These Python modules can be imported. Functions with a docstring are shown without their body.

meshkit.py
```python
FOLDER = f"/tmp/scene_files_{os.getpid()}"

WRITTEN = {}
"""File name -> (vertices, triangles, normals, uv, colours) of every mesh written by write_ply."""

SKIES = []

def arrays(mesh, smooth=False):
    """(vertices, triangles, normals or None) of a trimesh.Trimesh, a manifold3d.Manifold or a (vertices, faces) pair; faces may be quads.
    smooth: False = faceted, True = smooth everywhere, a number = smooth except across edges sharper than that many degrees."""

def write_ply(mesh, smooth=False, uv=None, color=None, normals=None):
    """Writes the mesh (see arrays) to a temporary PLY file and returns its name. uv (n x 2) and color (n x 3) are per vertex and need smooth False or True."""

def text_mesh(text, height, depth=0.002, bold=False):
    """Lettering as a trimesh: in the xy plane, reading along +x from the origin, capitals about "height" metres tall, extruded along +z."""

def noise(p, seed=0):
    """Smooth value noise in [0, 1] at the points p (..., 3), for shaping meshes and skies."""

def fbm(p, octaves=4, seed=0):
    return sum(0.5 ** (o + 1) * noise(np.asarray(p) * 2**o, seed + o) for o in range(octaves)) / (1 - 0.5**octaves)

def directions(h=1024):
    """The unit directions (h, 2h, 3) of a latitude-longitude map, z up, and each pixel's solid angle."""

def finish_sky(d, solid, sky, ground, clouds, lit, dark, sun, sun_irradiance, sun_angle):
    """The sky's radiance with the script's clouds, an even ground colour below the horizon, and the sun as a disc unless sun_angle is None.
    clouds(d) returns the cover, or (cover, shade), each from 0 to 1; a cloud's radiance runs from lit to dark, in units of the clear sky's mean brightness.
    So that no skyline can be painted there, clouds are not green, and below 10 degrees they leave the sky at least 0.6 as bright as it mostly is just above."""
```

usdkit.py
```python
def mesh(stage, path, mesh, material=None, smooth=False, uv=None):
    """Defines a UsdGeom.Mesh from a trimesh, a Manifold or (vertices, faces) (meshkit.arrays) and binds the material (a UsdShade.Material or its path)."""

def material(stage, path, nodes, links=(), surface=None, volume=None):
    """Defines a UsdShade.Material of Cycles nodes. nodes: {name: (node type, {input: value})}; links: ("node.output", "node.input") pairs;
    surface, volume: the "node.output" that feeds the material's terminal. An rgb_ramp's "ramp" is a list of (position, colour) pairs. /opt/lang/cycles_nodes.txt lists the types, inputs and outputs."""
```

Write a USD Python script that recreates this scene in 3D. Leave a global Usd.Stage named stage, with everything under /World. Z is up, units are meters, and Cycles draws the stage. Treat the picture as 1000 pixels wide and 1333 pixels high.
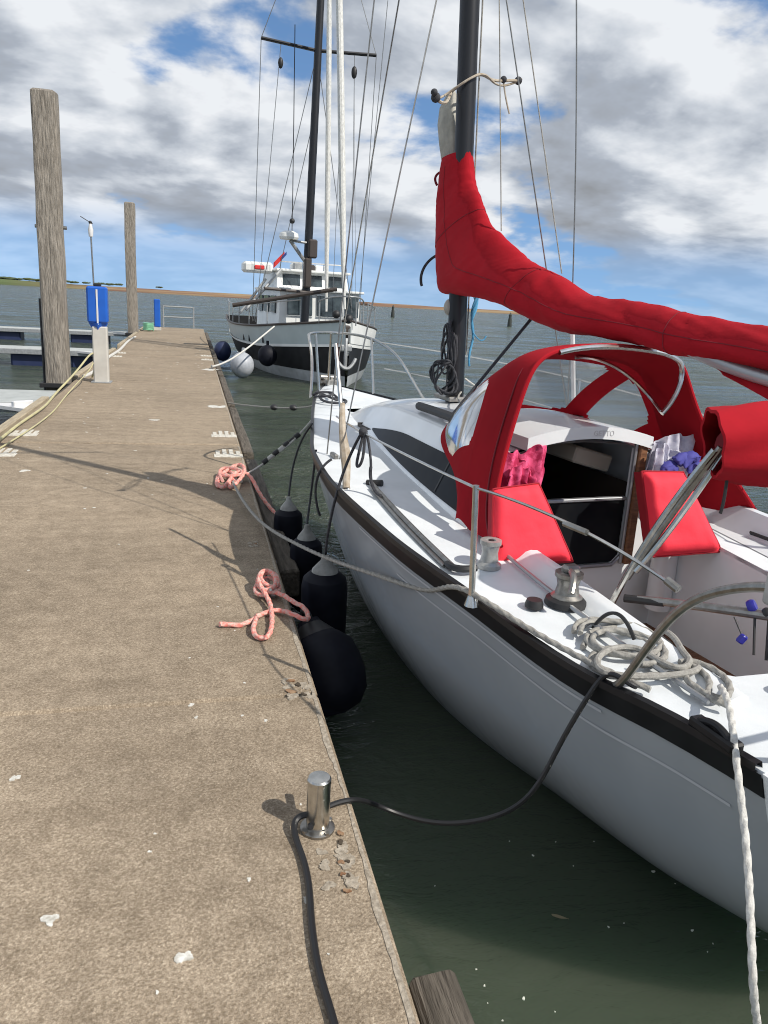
import math
import numpy as np, trimesh, manifold3d as m3, usdkit, meshkit
from shapely.geometry import Polygon, box as sbox
from scipy.interpolate import PchipInterpolator, CubicSpline
from pxr import Usd, UsdGeom, UsdLux, UsdShade, Gf, Sdf

# ------------------------------------------------------------------ camera, sky, sun
stage = Usd.Stage.CreateInMemory()
UsdGeom.SetStageUpAxis(stage, 'Z'); UsdGeom.SetStageMetersPerUnit(stage, 1.0)
UsdGeom.Xform.Define(stage, '/World'); UsdGeom.Scope.Define(stage, '/World/Looks')
CAM_LOC = (0.0, 0.0, 2.2)
CAM_F, CAM_R, CAM_U = ((0.240048, 0.934846, -0.261610), (0.970717, -0.233711, 0.055559), (0.009202, 0.267286, 0.963573))
EXPOSURE = 0.15
cam = UsdGeom.Camera.Define(stage, '/World/camera')
cam.CreateHorizontalApertureAttr(36.0); cam.CreateVerticalApertureAttr(48.0); cam.CreateFocalLengthAttr(36.0)
cam.CreateClippingRangeAttr(Gf.Vec2f(0.05, 20000.0)); cam.CreateExposureAttr(EXPOSURE)
cam.AddTransformOp().Set(Gf.Matrix4d(*CAM_R, 0, *CAM_U, 0, *(-c for c in CAM_F), 0, *CAM_LOC, 1))

SUN_AZ = math.atan2(0.68, -0.733)          # atan2(x, y) of the direction towards the sun
SUN_EL = math.radians(44.5)
SUN = np.array([math.sin(SUN_AZ) * math.cos(SUN_EL), math.cos(SUN_AZ) * math.cos(SUN_EL), math.sin(SUN_EL)])
SKY_STRENGTH, SUN_INTENSITY = 0.104, 1.12
sun = UsdLux.DistantLight.Define(stage, '/World/sun')
sun.CreateIntensityAttr(SUN_INTENSITY); sun.CreateAngleAttr(0.55); sun.CreateColorAttr(Gf.Vec3f(1.0, 0.94, 0.85))
sun.CreateNormalizeAttr(True)
sz = SUN; sx = np.cross([0, 0, 1.0], sz); sx /= np.linalg.norm(sx); sy = np.cross(sz, sx)
sun.AddTransformOp().Set(Gf.Matrix4d(*map(float, sx), 0, *map(float, sy), 0, *map(float, sz), 0, 0, 0, 60, 1))

CLOUD_LIT, CLOUD_DARK = 7.6, 2.6
sdx, sdy = SUN[0] / math.hypot(*SUN[:2]), SUN[1] / math.hypot(*SUN[:2])
CL = {'mapping_type': 'point', 'location': (5.1, 14.3, 0.3), 'rotation': (0, 0, 0.0), 'scale': (1.0, 1.0, 1.0)}
CN = {'scale': 1.75, 'detail': 11.0, 'roughness': 0.52, 'distortion': 0.15}
sky_mat = usdkit.material(stage, '/World/Looks/sky', {
    'geo': ('texture_coordinate', {}),
    'sky': ('sky_texture', {'sky_type': 'single_scattering', 'sun_disc': False, 'sun_elevation': SUN_EL, 'sun_rotation': SUN_AZ, 'altitude': 5.0, 'air_density': 1.0, 'aerosol_density': 0.15}),
    'lift': ('vector_math', {'math_type': 'add', 'vector2': (0, 0, .22)}), 'lifted': ('vector_math', {'math_type': 'normalize'}),
    'tint': ('hsv', {'saturation': 1.15, 'value': 1.42}),
    'xyz': ('separate_xyz', {}),
    'zup': ('math', {'math_type': 'maximum', 'value2': 0.0}),
    'zoff': ('math', {'math_type': 'add', 'value2': 0.26}),
    'px': ('math', {'math_type': 'divide'}), 'py': ('math', {'math_type': 'divide'}),
    'pos': ('combine_xyz', {'z': 0.0}),
    'map1': ('mapping', CL), 'n1': ('noise_texture', CN),
    'off': ('vector_math', {'math_type': 'add', 'vector2': (.12 * sdx, .12 * sdy, .0)}), 'map1b': ('mapping', CL), 'n1b': ('noise_texture', CN),
    'map3': ('mapping', {'mapping_type': 'point', 'location': (1.0, 9.0, 2.0), 'rotation': (0, 0, 0.2), 'scale': (0.7, 2.4, 1.0)}),
    'n3': ('noise_texture', {'scale': 1.3, 'detail': 6.0, 'roughness': 0.55, 'distortion': 0.2}),
    'sum': ('math', {'math_type': 'multiply_add', 'value2': 0.13}),
    'cover': ('map_range', {'range_type': 'smoothstep', 'from_min': 0.425, 'from_max': 0.505, 'clamp': True}),
    'low': ('map_range', {'range_type': 'smoothstep', 'from_min': 0.045, 'from_max': 0.105, 'to_min': 0.24, 'to_max': 1.0, 'clamp': True}),
    'fac': ('math', {'math_type': 'multiply'}),
    'dif': ('math', {'math_type': 'subtract'}),
    'lit': ('math', {'math_type': 'multiply_add', 'value2': 2.6, 'value3': .0}),
    'litoff': ('math', {'math_type': 'add', 'value2': 1.05}),
    'thk': ('math', {'math_type': 'multiply_add', 'value2': -1.0}),
    'shade': ('rgb_ramp', {'ramp': [(0.10, (CLOUD_DARK, CLOUD_DARK * 1.06, CLOUD_DARK * 1.15)), (0.40, (CLOUD_LIT * .47, CLOUD_LIT * .52, CLOUD_LIT * .60)), (0.55, (CLOUD_LIT * .70, CLOUD_LIT * .75, CLOUD_LIT * .82)), (0.72, (CLOUD_LIT * .97, CLOUD_LIT, CLOUD_LIT * 1.04))]}),
    'mixc': ('mix_color', {'use_clamp': True}),
    'bg': ('background_shader', {'strength': SKY_STRENGTH}),
}, [('geo.generated', 'lift.vector1'), ('lift.vector', 'lifted.vector1'), ('lifted.vector', 'sky.vector'), ('geo.generated', 'xyz.vector'), ('xyz.z', 'zup.value1'), ('zup.value', 'zoff.value1'), ('xyz.x', 'px.value1'), ('zoff.value', 'px.value2'), ('xyz.y', 'py.value1'), ('zoff.value', 'py.value2'),
    ('px.value', 'pos.x'), ('py.value', 'pos.y'), ('pos.vector', 'map1.vector'), ('pos.vector', 'off.vector1'), ('off.vector', 'map1b.vector'), ('pos.vector', 'map3.vector'), ('map1.vector', 'n1.vector'), ('map1b.vector', 'n1b.vector'), ('map3.vector', 'n3.vector'),
    ('n3.fac', 'sum.value1'), ('n1.fac', 'sum.value3'), ('sum.value', 'cover.value'), ('xyz.z', 'low.value'), ('cover.result', 'fac.value1'), ('low.result', 'fac.value2'),
    ('n1.fac', 'dif.value1'), ('n1b.fac', 'dif.value2'), ('dif.value', 'lit.value1'), ('n1.fac', 'thk.value1'), ('n1.fac', 'thk.value1'), ('litoff.value', 'thk.value3'), ('lit.value', 'litoff.value1'), ('thk.value', 'shade.fac'),
    ('fac.value', 'mixc.fac'), ('sky.color', 'tint.color'), ('tint.color', 'mixc.a'), ('shade.color', 'mixc.b'), ('mixc.result', 'bg.color')],
    surface='bg.background')
dome = UsdLux.DomeLight.Define(stage, '/World/sky'); dome.CreateIntensityAttr(1.0)
dome.GetPrim().SetCustomDataByKey('kind', 'structure')
UsdShade.MaterialBindingAPI.Apply(dome.GetPrim()).Bind(sky_mat)

# ------------------------------------------------------------------ materials
MATS = {}
def mat(name, col, rough=0.5, col2=None, scale=6.0, detail=5.0, nr=0.6, lo=0.35, hi=0.65, bump=0.0, bscale=30.0, bdetail=4.0, bdist=0.01, metallic=0.0, stretch=(1, 1, 1), coat=0.0, rough2=None, spec=0.5, transl=0.0):
    n = {'geo': ('geometry', {}), 'map': ('mapping', {'mapping_type': 'point', 'scale': stretch}), 'p': ('principled_bsdf', {'base_color': col, 'roughness': rough, 'metallic': metallic, 'coat_weight': coat, 'specular_ior_level': spec})}
    l = [('geo.position', 'map.vector')]
    if col2 is not None:
        n['n'] = ('noise_texture', {'scale': scale, 'detail': detail, 'roughness': nr}); n['r'] = ('rgb_ramp', {'ramp': [(lo, col), (hi, col2)]})
        l += [('map.vector', 'n.vector'), ('n.fac', 'r.fac'), ('r.color', 'p.base_color')]
        if rough2 is not None:
            n['rr'] = ('map_range', {'from_min': lo, 'from_max': hi, 'to_min': rough, 'to_max': rough2, 'clamp': True}); l += [('n.fac', 'rr.value'), ('rr.result', 'p.roughness')]
    if bump:
        n['bn'] = ('noise_texture', {'scale': bscale, 'detail': bdetail, 'roughness': 0.6}); n['b'] = ('bump', {'strength': bump, 'distance': bdist})
        l += [('map.vector', 'bn.vector'), ('bn.fac', 'b.height'), ('b.normal', 'p.normal')]
    out = 'p.BSDF'
    if transl:
        n['t'] = ('translucent_bsdf', {'color': col}); n['mx'] = ('mix_closure', {'fac': transl}); l += [('p.BSDF', 'mx.closure1'), ('t.BSDF', 'mx.closure2')]; out = 'mx.closure'
        if col2 is not None: l += [('r.color', 't.color')]
    MATS[name] = usdkit.material(stage, '/World/Looks/' + name, n, l, surface=out)
    return MATS[name]

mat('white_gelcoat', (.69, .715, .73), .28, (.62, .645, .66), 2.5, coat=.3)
mat('deck_nonskid', (.66, .69, .71), .6, (.56, .59, .605), 3.6, bump=.35, bscale=260, bdist=.002)
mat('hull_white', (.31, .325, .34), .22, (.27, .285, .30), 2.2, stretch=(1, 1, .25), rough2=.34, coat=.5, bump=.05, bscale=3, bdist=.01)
mat('hull_stripe', (.45, .46, .48), .3)
mat('black_band', (.006, .006, .007), .4, (.011, .011, .012), 6, spec=.3)
mat('rubber_black', (.015, .015, .016), .55)
mat('navy_fender', (.003, .0035, .008), .6, (.008, .009, .015), 9, spec=.2, bump=.1, bscale=20)
mat('fender_white', (.34, .34, .32), .6, (.20, .20, .185), 12)
mat('red_canvas', (.34, .006, .014), .9, (.29, .005, .012), 4, bump=.15, bscale=22, bdist=.01, spec=.2)
mat('red_canvas_thin', (.34, .006, .014), .9, (.29, .005, .012), 4, bump=.15, bscale=16, bdist=.012, transl=.10, spec=.2)
mat('dark_red_trim', (.16, .006, .014), .8)
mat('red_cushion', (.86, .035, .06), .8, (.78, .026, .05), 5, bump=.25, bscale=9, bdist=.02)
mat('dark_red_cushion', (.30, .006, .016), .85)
mat('pink_fabric', (.78, .10, .24), .8, (.40, .012, .07), 16, lo=.44, hi=.56)
mat('sailcloth', (.62, .60, .53), .7, (.40, .39, .35), 7, bump=.3, bscale=18, bdist=.02, transl=.15)
mat('stainless', (.62, .61, .58), .22, (.5, .49, .46), 30, metallic=1.0)
mat('dull_steel', (.36, .35, .33), .4, (.24, .23, .21), 30, metallic=1.0)
mat('galvanised', (.42, .43, .43), .5, (.30, .31, .31), 18, metallic=.6)
mat('alloy_grey', (.36, .37, .38), .4, metallic=.7)
mat('mast_black', (.008, .0085, .011), .38)
mat('tinted_window', (.007, .008, .010), .3, (.013, .014, .015), 5, lo=.4, hi=.7, spec=.09)
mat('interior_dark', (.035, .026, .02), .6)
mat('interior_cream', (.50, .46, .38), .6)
mat('teak', (.24, .11, .05), .6, (.13, .055, .025), 14, stretch=(1, 5, 5), bump=.2, bscale=40)
mat('light_wood', (.45, .30, .14), .5, (.34, .2, .08), 14)
mat('winch_white', (.40, .40, .385), .3, (.30, .30, .29), 30, metallic=.35)
mat('rope_grey', (.34, .33, .30), .85, (.22, .21, .19), 60, bump=.6, bscale=220, bdist=.004)
mat('rope_white', (.62, .61, .57), .85, (.42, .41, .38), 70, bump=.6, bscale=220, bdist=.004)
mat('rope_dark', (.05, .052, .06), .85, (.022, .023, .028), 60)
mat('rope_pink', (.74, .22, .18), .85, (.62, .42, .36), 60, lo=.42, hi=.58, bump=.6, bscale=220, bdist=.004)
mat('rope_blue', (.08, .30, .48), .85, (.05, .2, .36), 50)
mat('rope_tan', (.30, .24, .17), .85, (.45, .40, .33), 26)
mat('cable_black', (.010, .010, .011), .45)
mat('hose_yellow', (.50, .46, .24), .6, (.40, .36, .22), 6)
mat('hose_green', (.18, .42, .26), .6)
mat('pile_wood', (.33, .295, .25), .9, (.165, .145, .12), 6, detail=8, stretch=(7, 7, .7), lo=.38, hi=.62, bump=.9, bscale=7, bdist=.04)
mat('pile_wet', (.05, .045, .03), .7, (.09, .08, .05), 8)
mat('plank_wood', (.135, .115, .092), .9, (.05, .042, .032), 5, detail=8, stretch=(7, .7, 7), bump=.8, bscale=8, bdist=.02)
mat('edge_wood', (.40, .34, .24), .9, (.28, .23, .16), 5, stretch=(7, .7, 7))
mat('pedestal_grey', (.52, .50, .45), .6, (.44, .42, .38), 4)
mat('pedestal_blue', (.012, .10, .46), .4, (.010, .08, .38), 3)
mat('float_navy', (.012, .022, .07), .5, (.02, .03, .08), 6)
mat('finger_grey', (.42, .44, .43), .6, (.33, .35, .34), 5, bump=.3, bscale=40)
mat('dropping_white', (.66, .65, .61), .85, (.38, .36, .31), 55)
mat('joint_plate', (.60, .58, .52), .8, (.40, .37, .31), 30)
mat('rust', (.16, .07, .03), .9, (.30, .20, .12), 26)
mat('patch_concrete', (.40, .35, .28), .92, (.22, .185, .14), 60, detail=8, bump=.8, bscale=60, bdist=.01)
mat('hole_dark', (.06, .045, .03), .95)
mat('hull_black', (.006, .006, .0065), .5, (.014, .014, .015), 4, spec=.25)
mat('bulwark_grey', (.37, .425, .425), .5, (.33, .38, .38), 2)
mat('boot_grey', (.40, .42, .43), .5, (.30, .32, .32), 5)
mat('house_white', (.72, .73, .71), .4, (.64, .65, .63), 2)
mat('window_dark', (.02, .028, .034), .08, (.06, .08, .09), 3)
mat('spar_brown', (.05, .04, .035), .5)
mat('furled_white', (.66, .66, .63), .7, (.45, .45, .43), 12, stretch=(3, 3, 1))
mat('flag_red', (.55, .03, .03), .8); mat('flag_blue', (.02, .04, .2), .8)
mat('grey_ball', (.40, .42, .45), .45, (.32, .34, .37), 8)
mat('cloth_blue', (.05, .05, .26), .8); mat('cloth_white', (.62, .62, .68), .8, (.42, .42, .52), 30); mat('cloth_red', (.45, .015, .03), .8)
mat('block_blue', (.02, .02, .25), .4)
mat('marker_dark', (.03, .035, .03), .7)
mat('lettering', (.50, .51, .52), .5)
mat('weed_leaf', (.20, .17, .10), .8)
mat('foam', (.6, .62, .55), .8)
mat('antenna_white', (.6, .6, .6), .5)

# weathered exposed-aggregate concrete
def concrete(name):
    n = {'geo': ('geometry', {}), 'big': ('noise_texture', {'scale': 1.1, 'detail': 4.0, 'roughness': .6}), 'mid': ('noise_texture', {'scale': 9.0, 'detail': 6.0, 'roughness': .65}),
         'streakm': ('mapping', {'mapping_type': 'point', 'rotation': (0, 0, .06), 'scale': (.35, 4.5, 1)}), 'streak': ('noise_texture', {'scale': 1.4, 'detail': 5.0, 'roughness': .6}),
         'fine': ('noise_texture', {'scale': 130.0, 'detail': 3.0, 'roughness': .7}), 'vor': ('voronoi_texture', {'scale': 120.0, 'feature': 'f1', 'randomness': 1.0}),
         'r1': ('rgb_ramp', {'ramp': [(.33, (.165, .130, .090)), (.48, (.244, .198, .145)), (.60, (.326, .270, .202)), (.72, (.47, .40, .31))]}),
         'r2': ('rgb_ramp', {'ramp': [(.34, (.90, .89, .88)), (.62, (1.10, 1.09, 1.08))]}),
         'r3': ('rgb_ramp', {'ramp': [(.36, (.86, .85, .84)), (.62, (1.10, 1.10, 1.10))]}),
         'r4': ('rgb_ramp', {'ramp': [(.36, (.93, .92, .91)), (.66, (1.07, 1.07, 1.07))]}),
         'm1': ('mix_color', {'blend_type': 'multiply', 'fac': 1.0}), 'm2': ('mix_color', {'blend_type': 'multiply', 'fac': 1.0}), 'm3': ('mix_color', {'blend_type': 'multiply', 'fac': 1.0}),
         'hm': ('math', {'math_type': 'multiply_add', 'value2': -.6}),
         'b': ('bump', {'strength': .6, 'distance': .005}), 'p': ('principled_bsdf', {'roughness': .92, 'specular_ior_level': .25})}
    l = [('geo.position', 'big.vector'), ('geo.position', 'mid.vector'), ('geo.position', 'streakm.vector'), ('streakm.vector', 'streak.vector'), ('geo.position', 'fine.vector'), ('geo.position', 'vor.vector'),
         ('fine.fac', 'r1.fac'), ('big.fac', 'r2.fac'), ('mid.fac', 'r3.fac'), ('streak.fac', 'r4.fac'), ('r1.color', 'm1.a'), ('r2.color', 'm1.b'), ('m1.result', 'm2.a'), ('r3.color', 'm2.b'), ('m2.result', 'm3.a'), ('r4.color', 'm3.b'),
         ('m3.result', 'p.base_color'), ('vor.distance', 'hm.value1'), ('fine.fac', 'hm.value3'), ('hm.value', 'b.height'), ('b.normal', 'p.normal')]
    MATS[name] = usdkit.material(stage, '/World/Looks/' + name, n, l, surface='p.BSDF')
concrete('concrete')

# water: sheltered and smooth near the dock, choppy in the open
def water():
    n = {'geo': ('geometry', {}), 'sep': ('separate_xyz', {}),
         'm1': ('mapping', {'mapping_type': 'point', 'rotation': (0, 0, .35), 'scale': (1.0, 2.4, 1.0)}),
         'w1': ('noise_texture', {'scale': .42, 'detail': 7.0, 'roughness': .66, 'distortion': .5}),
         'w2': ('noise_texture', {'scale': 3.2, 'detail': 4.0, 'roughness': .6, 'distortion': .6}),
         'far': ('map_range', {'range_type': 'smoothstep', 'from_min': 3.5, 'from_max': 16.0, 'to_min': .022, 'to_max': 1.0, 'clamp': True}),
         'left': ('map_range', {'range_type': 'smoothstep', 'from_min': -2.0, 'from_max': -3.2, 'to_min': 0.0, 'to_max': 1.0, 'clamp': True}),
         'right': ('map_range', {'range_type': 'smoothstep', 'from_min': 3.0, 'from_max': 5.5, 'to_min': 0.0, 'to_max': 1.0, 'clamp': True}),
         'mx1': ('math', {'math_type': 'maximum'}), 'mx2': ('math', {'math_type': 'maximum'}),
         'h': ('math', {'math_type': 'multiply_add', 'value2': .34}), 'gm': ('mapping', {'mapping_type': 'point', 'rotation': (0, 0, .2), 'scale': (.16, .5, 1)}), 'gn': ('noise_texture', {'scale': 1.0, 'detail': 7.0, 'roughness': .68}), 'gr': ('map_range', {'from_min': .38, 'from_max': .62, 'to_min': .03, 'to_max': .30, 'clamp': True}), 'gs': ('math', {'math_type': 'multiply_add', 'value3': .05}), 'hh': ('math', {'math_type': 'multiply'}),
         'b': ('bump', {'strength': 1.0, 'distance': 3.4}),
         'cn': ('noise_texture', {'scale': .08, 'detail': 3.0}), 'cr': ('rgb_ramp', {'ramp': [(.35, (.046, .062, .042)), (.65, (.064, .080, .055))]}),
         'p': ('principled_bsdf', {'roughness': .07, 'ior': 1.333, 'subsurface_method': 'burley', 'subsurface_weight': 1.0, 'subsurface_scale': .55, 'subsurface_radius': (.7, 1.0, .8)})}
    l = [('geo.position', 'sep.vector'), ('geo.position', 'm1.vector'), ('m1.vector', 'w1.vector'), ('m1.vector', 'w2.vector'), ('sep.y', 'far.value'), ('sep.x', 'left.value'), ('sep.x', 'right.value'),
         ('far.result', 'mx1.value1'), ('left.result', 'mx1.value2'), ('mx1.value', 'mx2.value1'), ('right.result', 'mx2.value2'), ('w2.fac', 'h.value1'), ('w1.fac', 'h.value3'), ('h.value', 'hh.value1'), ('mx2.value', 'hh.value2'), ('hh.value', 'b.height'), ('b.normal', 'p.normal'),
         ('geo.position', 'cn.vector'), ('cn.fac', 'cr.fac'), ('cr.color', 'p.base_color'), ('geo.position', 'gm.vector'), ('gm.vector', 'gn.vector'), ('gn.fac', 'gr.value'), ('gr.result', 'gs.value1'), ('mx2.value', 'gs.value2'), ('gs.value', 'p.roughness')]
    MATS['water'] = usdkit.material(stage, '/World/Looks/water', n, l, surface='p.BSDF')
water()
MATS['shore'] = usdkit.material(stage, '/World/Looks/shore', {'geo': ('geometry', {}), 'm': ('mapping', {'mapping_type': 'point', 'scale': (.02, .02, .6)}), 'n': ('noise_texture', {'scale': 1.0, 'detail': 5.0}), 'sep': ('separate_xyz', {}), 'g': ('map_range', {'from_min': -140.0, 'from_max': -60.0, 'to_min': 0.0, 'to_max': 1.0, 'clamp': True}),
    'r': ('rgb_ramp', {'ramp': [(.35, (.17, .095, .07)), (.5, (.21, .135, .09)), (.65, (.27, .20, .12))]}), 'mx': ('mix_color', {'a': (.10, .13, .06)}), 'p': ('principled_bsdf', {'roughness': .95, 'specular_ior_level': .1})},
    [('geo.position', 'm.vector'), ('m.vector', 'n.vector'), ('n.fac', 'r.fac'), ('geo.position', 'sep.vector'), ('sep.x', 'g.value'), ('g.result', 'mx.fac'), ('r.color', 'mx.b'), ('mx.result', 'p.base_color')], surface='p.BSDF')
mat('shore_green', (.045, .065, .028), .95, (.07, .085, .035), .2)
MATS['clear_vinyl'] = usdkit.material(stage, '/World/Looks/clear_vinyl', {'geo': ('geometry', {}), 'n': ('noise_texture', {'scale': 5.0, 'detail': 2.0}), 'b': ('bump', {'strength': .12, 'distance': .01}), 't': ('transparent_bsdf', {'color': (.86, .88, .88)}), 'g': ('glossy_bsdf', {'roughness': .06}), 'd': ('diffuse_bsdf', {'color': (.7, .72, .73)}), 'f': ('fresnel', {'IOR': 1.5}),
    'a': ('mix_closure', {'fac': .25}), 'c': ('mix_closure', {})}, [('geo.position', 'n.vector'), ('n.fac', 'b.height'), ('b.normal', 'g.normal'), ('t.BSDF', 'a.closure1'), ('d.BSDF', 'a.closure2'), ('f.fac', 'c.fac'), ('a.closure', 'c.closure1'), ('g.BSDF', 'c.closure2')], surface='c.closure')

# ------------------------------------------------------------------ object helpers
USED = set()
def numbered(path):
    if path not in USED:
        USED.add(path); return path
    k = 1
    while f'{path}_{k:03d}' in USED: k += 1
    USED.add(f'{path}_{k:03d}'); return f'{path}_{k:03d}'

BOAT_O, BOAT_A = np.array([2.152, 1.584, 0.0]), math.radians(7.41)
FAR_O, FAR_A = np.array([3.9, 20.0, 0.0]), math.radians(180 + 4.0)    # its +Y is the bow direction
def frame(o, a):
    c, s = math.cos(a), math.sin(a)
    m = np.eye(4); m[:3, :3] = [[c, -s, 0], [s, c, 0], [0, 0, 1]]; m[:3, 3] = o; return m
WORLD, BOAT, FAR = np.eye(4), frame(BOAT_O, BOAT_A), frame(FAR_O, FAR_A)

class Thing:
    def __init__(s, path, base): s.path, s.base = path, np.asarray(base, float)
def meta(prim, label=None, cat=None, group=None, kind=None):
    for k, v in (('label', label), ('category', cat), ('group', group), ('kind', kind)):
        if v: prim.SetCustomDataByKey(k, v)
def thing(name, label=None, cat=None, base=(0, 0, 0), fr=WORLD, group=None, kind=None):
    p = numbered('/World/' + name); x = UsdGeom.Xform.Define(stage, p)
    m = fr @ trimesh.transformations.translation_matrix(base)
    x.AddTransformOp().Set(Gf.Matrix4d(*[float(v) for v in m.T.ravel()]))
    meta(x.GetPrim(), label, cat, group, kind)
    return Thing(p, base)
def geo(m):
    if isinstance(m, (list, tuple)) and len(m) and not (len(m) == 2 and isinstance(m[0], np.ndarray)):
        return trimesh.util.concatenate([geo(q) for q in m])
    if isinstance(m, trimesh.Trimesh): return m
    v, f, _ = meshkit.arrays(m); return trimesh.Trimesh(v, f, process=False)
def part(t, name, mesh, material, label=None, smooth=35, kind=None):
    g = geo(mesh); v = np.array(g.vertices) - t.base
    p = numbered(t.path + '/' + name)
    pr = usdkit.mesh(stage, p, trimesh.Trimesh(v, g.faces, process=False), MATS[material], smooth=smooth)
    meta(pr.GetPrim(), label, kind=kind)
    return Thing(p, t.base)
def parts(t, name, meshes, material, label=None, smooth=35):
    for m in meshes: part(t, name, m, material, label, smooth)
def single(name, mesh, material, label, cat, base=(0, 0, 0), fr=WORLD, group=None, kind=None, smooth=35):
    g = geo(mesh); p = numbered('/World/' + name)
    pr = usdkit.mesh(stage, p, trimesh.Trimesh(np.array(g.vertices) - base, g.faces, process=False), MATS[material], smooth=smooth)
    m = fr @ trimesh.transformations.translation_matrix(base)
    pr.AddTransformOp().Set(Gf.Matrix4d(*[float(v) for v in m.T.ravel()]))
    meta(pr.GetPrim(), label, cat, group, kind)
    return Thing(p, np.asarray(base, float))
def boatpt(x, y, z): return (BOAT @ [x, y, z, 1])[:3]
def toboat(x, y, z): return (np.linalg.inv(BOAT) @ [x, y, z, 1])[:3]

# ------------------------------------------------------------------ mesh helpers
def spline(pts, n=None, closed=False):
    p = np.asarray(pts, float); d = np.r_[0, np.cumsum(np.linalg.norm(np.diff(p, axis=0), axis=1) ** .5 + 1e-6)]
    n = n or max(12, len(p) * 8)
    if len(p) == 2: return p[0] + (p[1] - p[0]) * np.linspace(0, 1, 2)[:, None]
    return CubicSpline(d, p)(np.linspace(0, d[-1], n))
def tube(pts, r, sides=8, smooth=True, n=None, caps=True):
    p = spline(pts, n) if smooth and len(pts) > 2 else np.asarray(pts, float)
    r = np.broadcast_to(np.asarray(r, float), (len(p),)) if np.ndim(r) == 0 or len(r) == len(p) else np.interp(np.linspace(0, 1, len(p)), np.linspace(0, 1, len(r)), r)
    t = np.gradient(p, axis=0); t /= np.linalg.norm(t, axis=1, keepdims=True) + 1e-12
    a = np.cross(t[0], [0, 0, 1.0]); a = a if np.linalg.norm(a) > .1 else np.cross(t[0], [1.0, 0, 0]); a /= np.linalg.norm(a)
    A = []
    for k in range(len(p)):
        a = a - t[k] * (a @ t[k]); a /= np.linalg.norm(a) + 1e-12; A.append(a)
    A = np.array(A); B = np.cross(t, A); ang = np.arange(sides) * 2 * np.pi / sides
    v = (p[:, None] + r[:, None, None] * (np.cos(ang)[None, :, None] * A[:, None] + np.sin(ang)[None, :, None] * B[:, None])).reshape(-1, 3)
    f = []
    for i in range(len(p) - 1):
        for j in range(sides):
            q = [i * sides + j, i * sides + (j + 1) % sides, (i + 1) * sides + (j + 1) % sides, (i + 1) * sides + j]
            f += [[q[0], q[1], q[2]], [q[0], q[2], q[3]]]
    if caps:
        v = np.vstack([v, p[0], p[-1]]); c0, c1 = len(v) - 2, len(v) - 1; o = (len(p) - 1) * sides
        for j in range(sides): f += [[c0, (j + 1) % sides, j], [c1, o + j, o + (j + 1) % sides]]
    m = trimesh.Trimesh(v, f, process=False)
    if m.volume < 0: m.invert()
    return m
def rope(pts, r, turns=None, step=.75):
    p = spline(pts, 400); L = np.linalg.norm(np.diff(p, axis=0), axis=1).sum(); n = int(min(1400, max(60, L / (r * step)))); p = spline(pts, n)
    sides = 12; m = tube(p, r, sides, False, caps=True); v = np.array(m.vertices); k = np.repeat(np.arange(n), sides); a = np.tile(np.arange(sides) * 2 * np.pi / sides, n)
    s_ = np.repeat(np.r_[0, np.cumsum(np.linalg.norm(np.diff(p, axis=0), axis=1))], sides)
    f = 1 + .13 * np.cos(3 * a - s_ / r * 1.15); v[:n * sides] = p[k] + (v[:n * sides] - p[k]) * f[:, None]; m.vertices = v; return m
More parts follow.
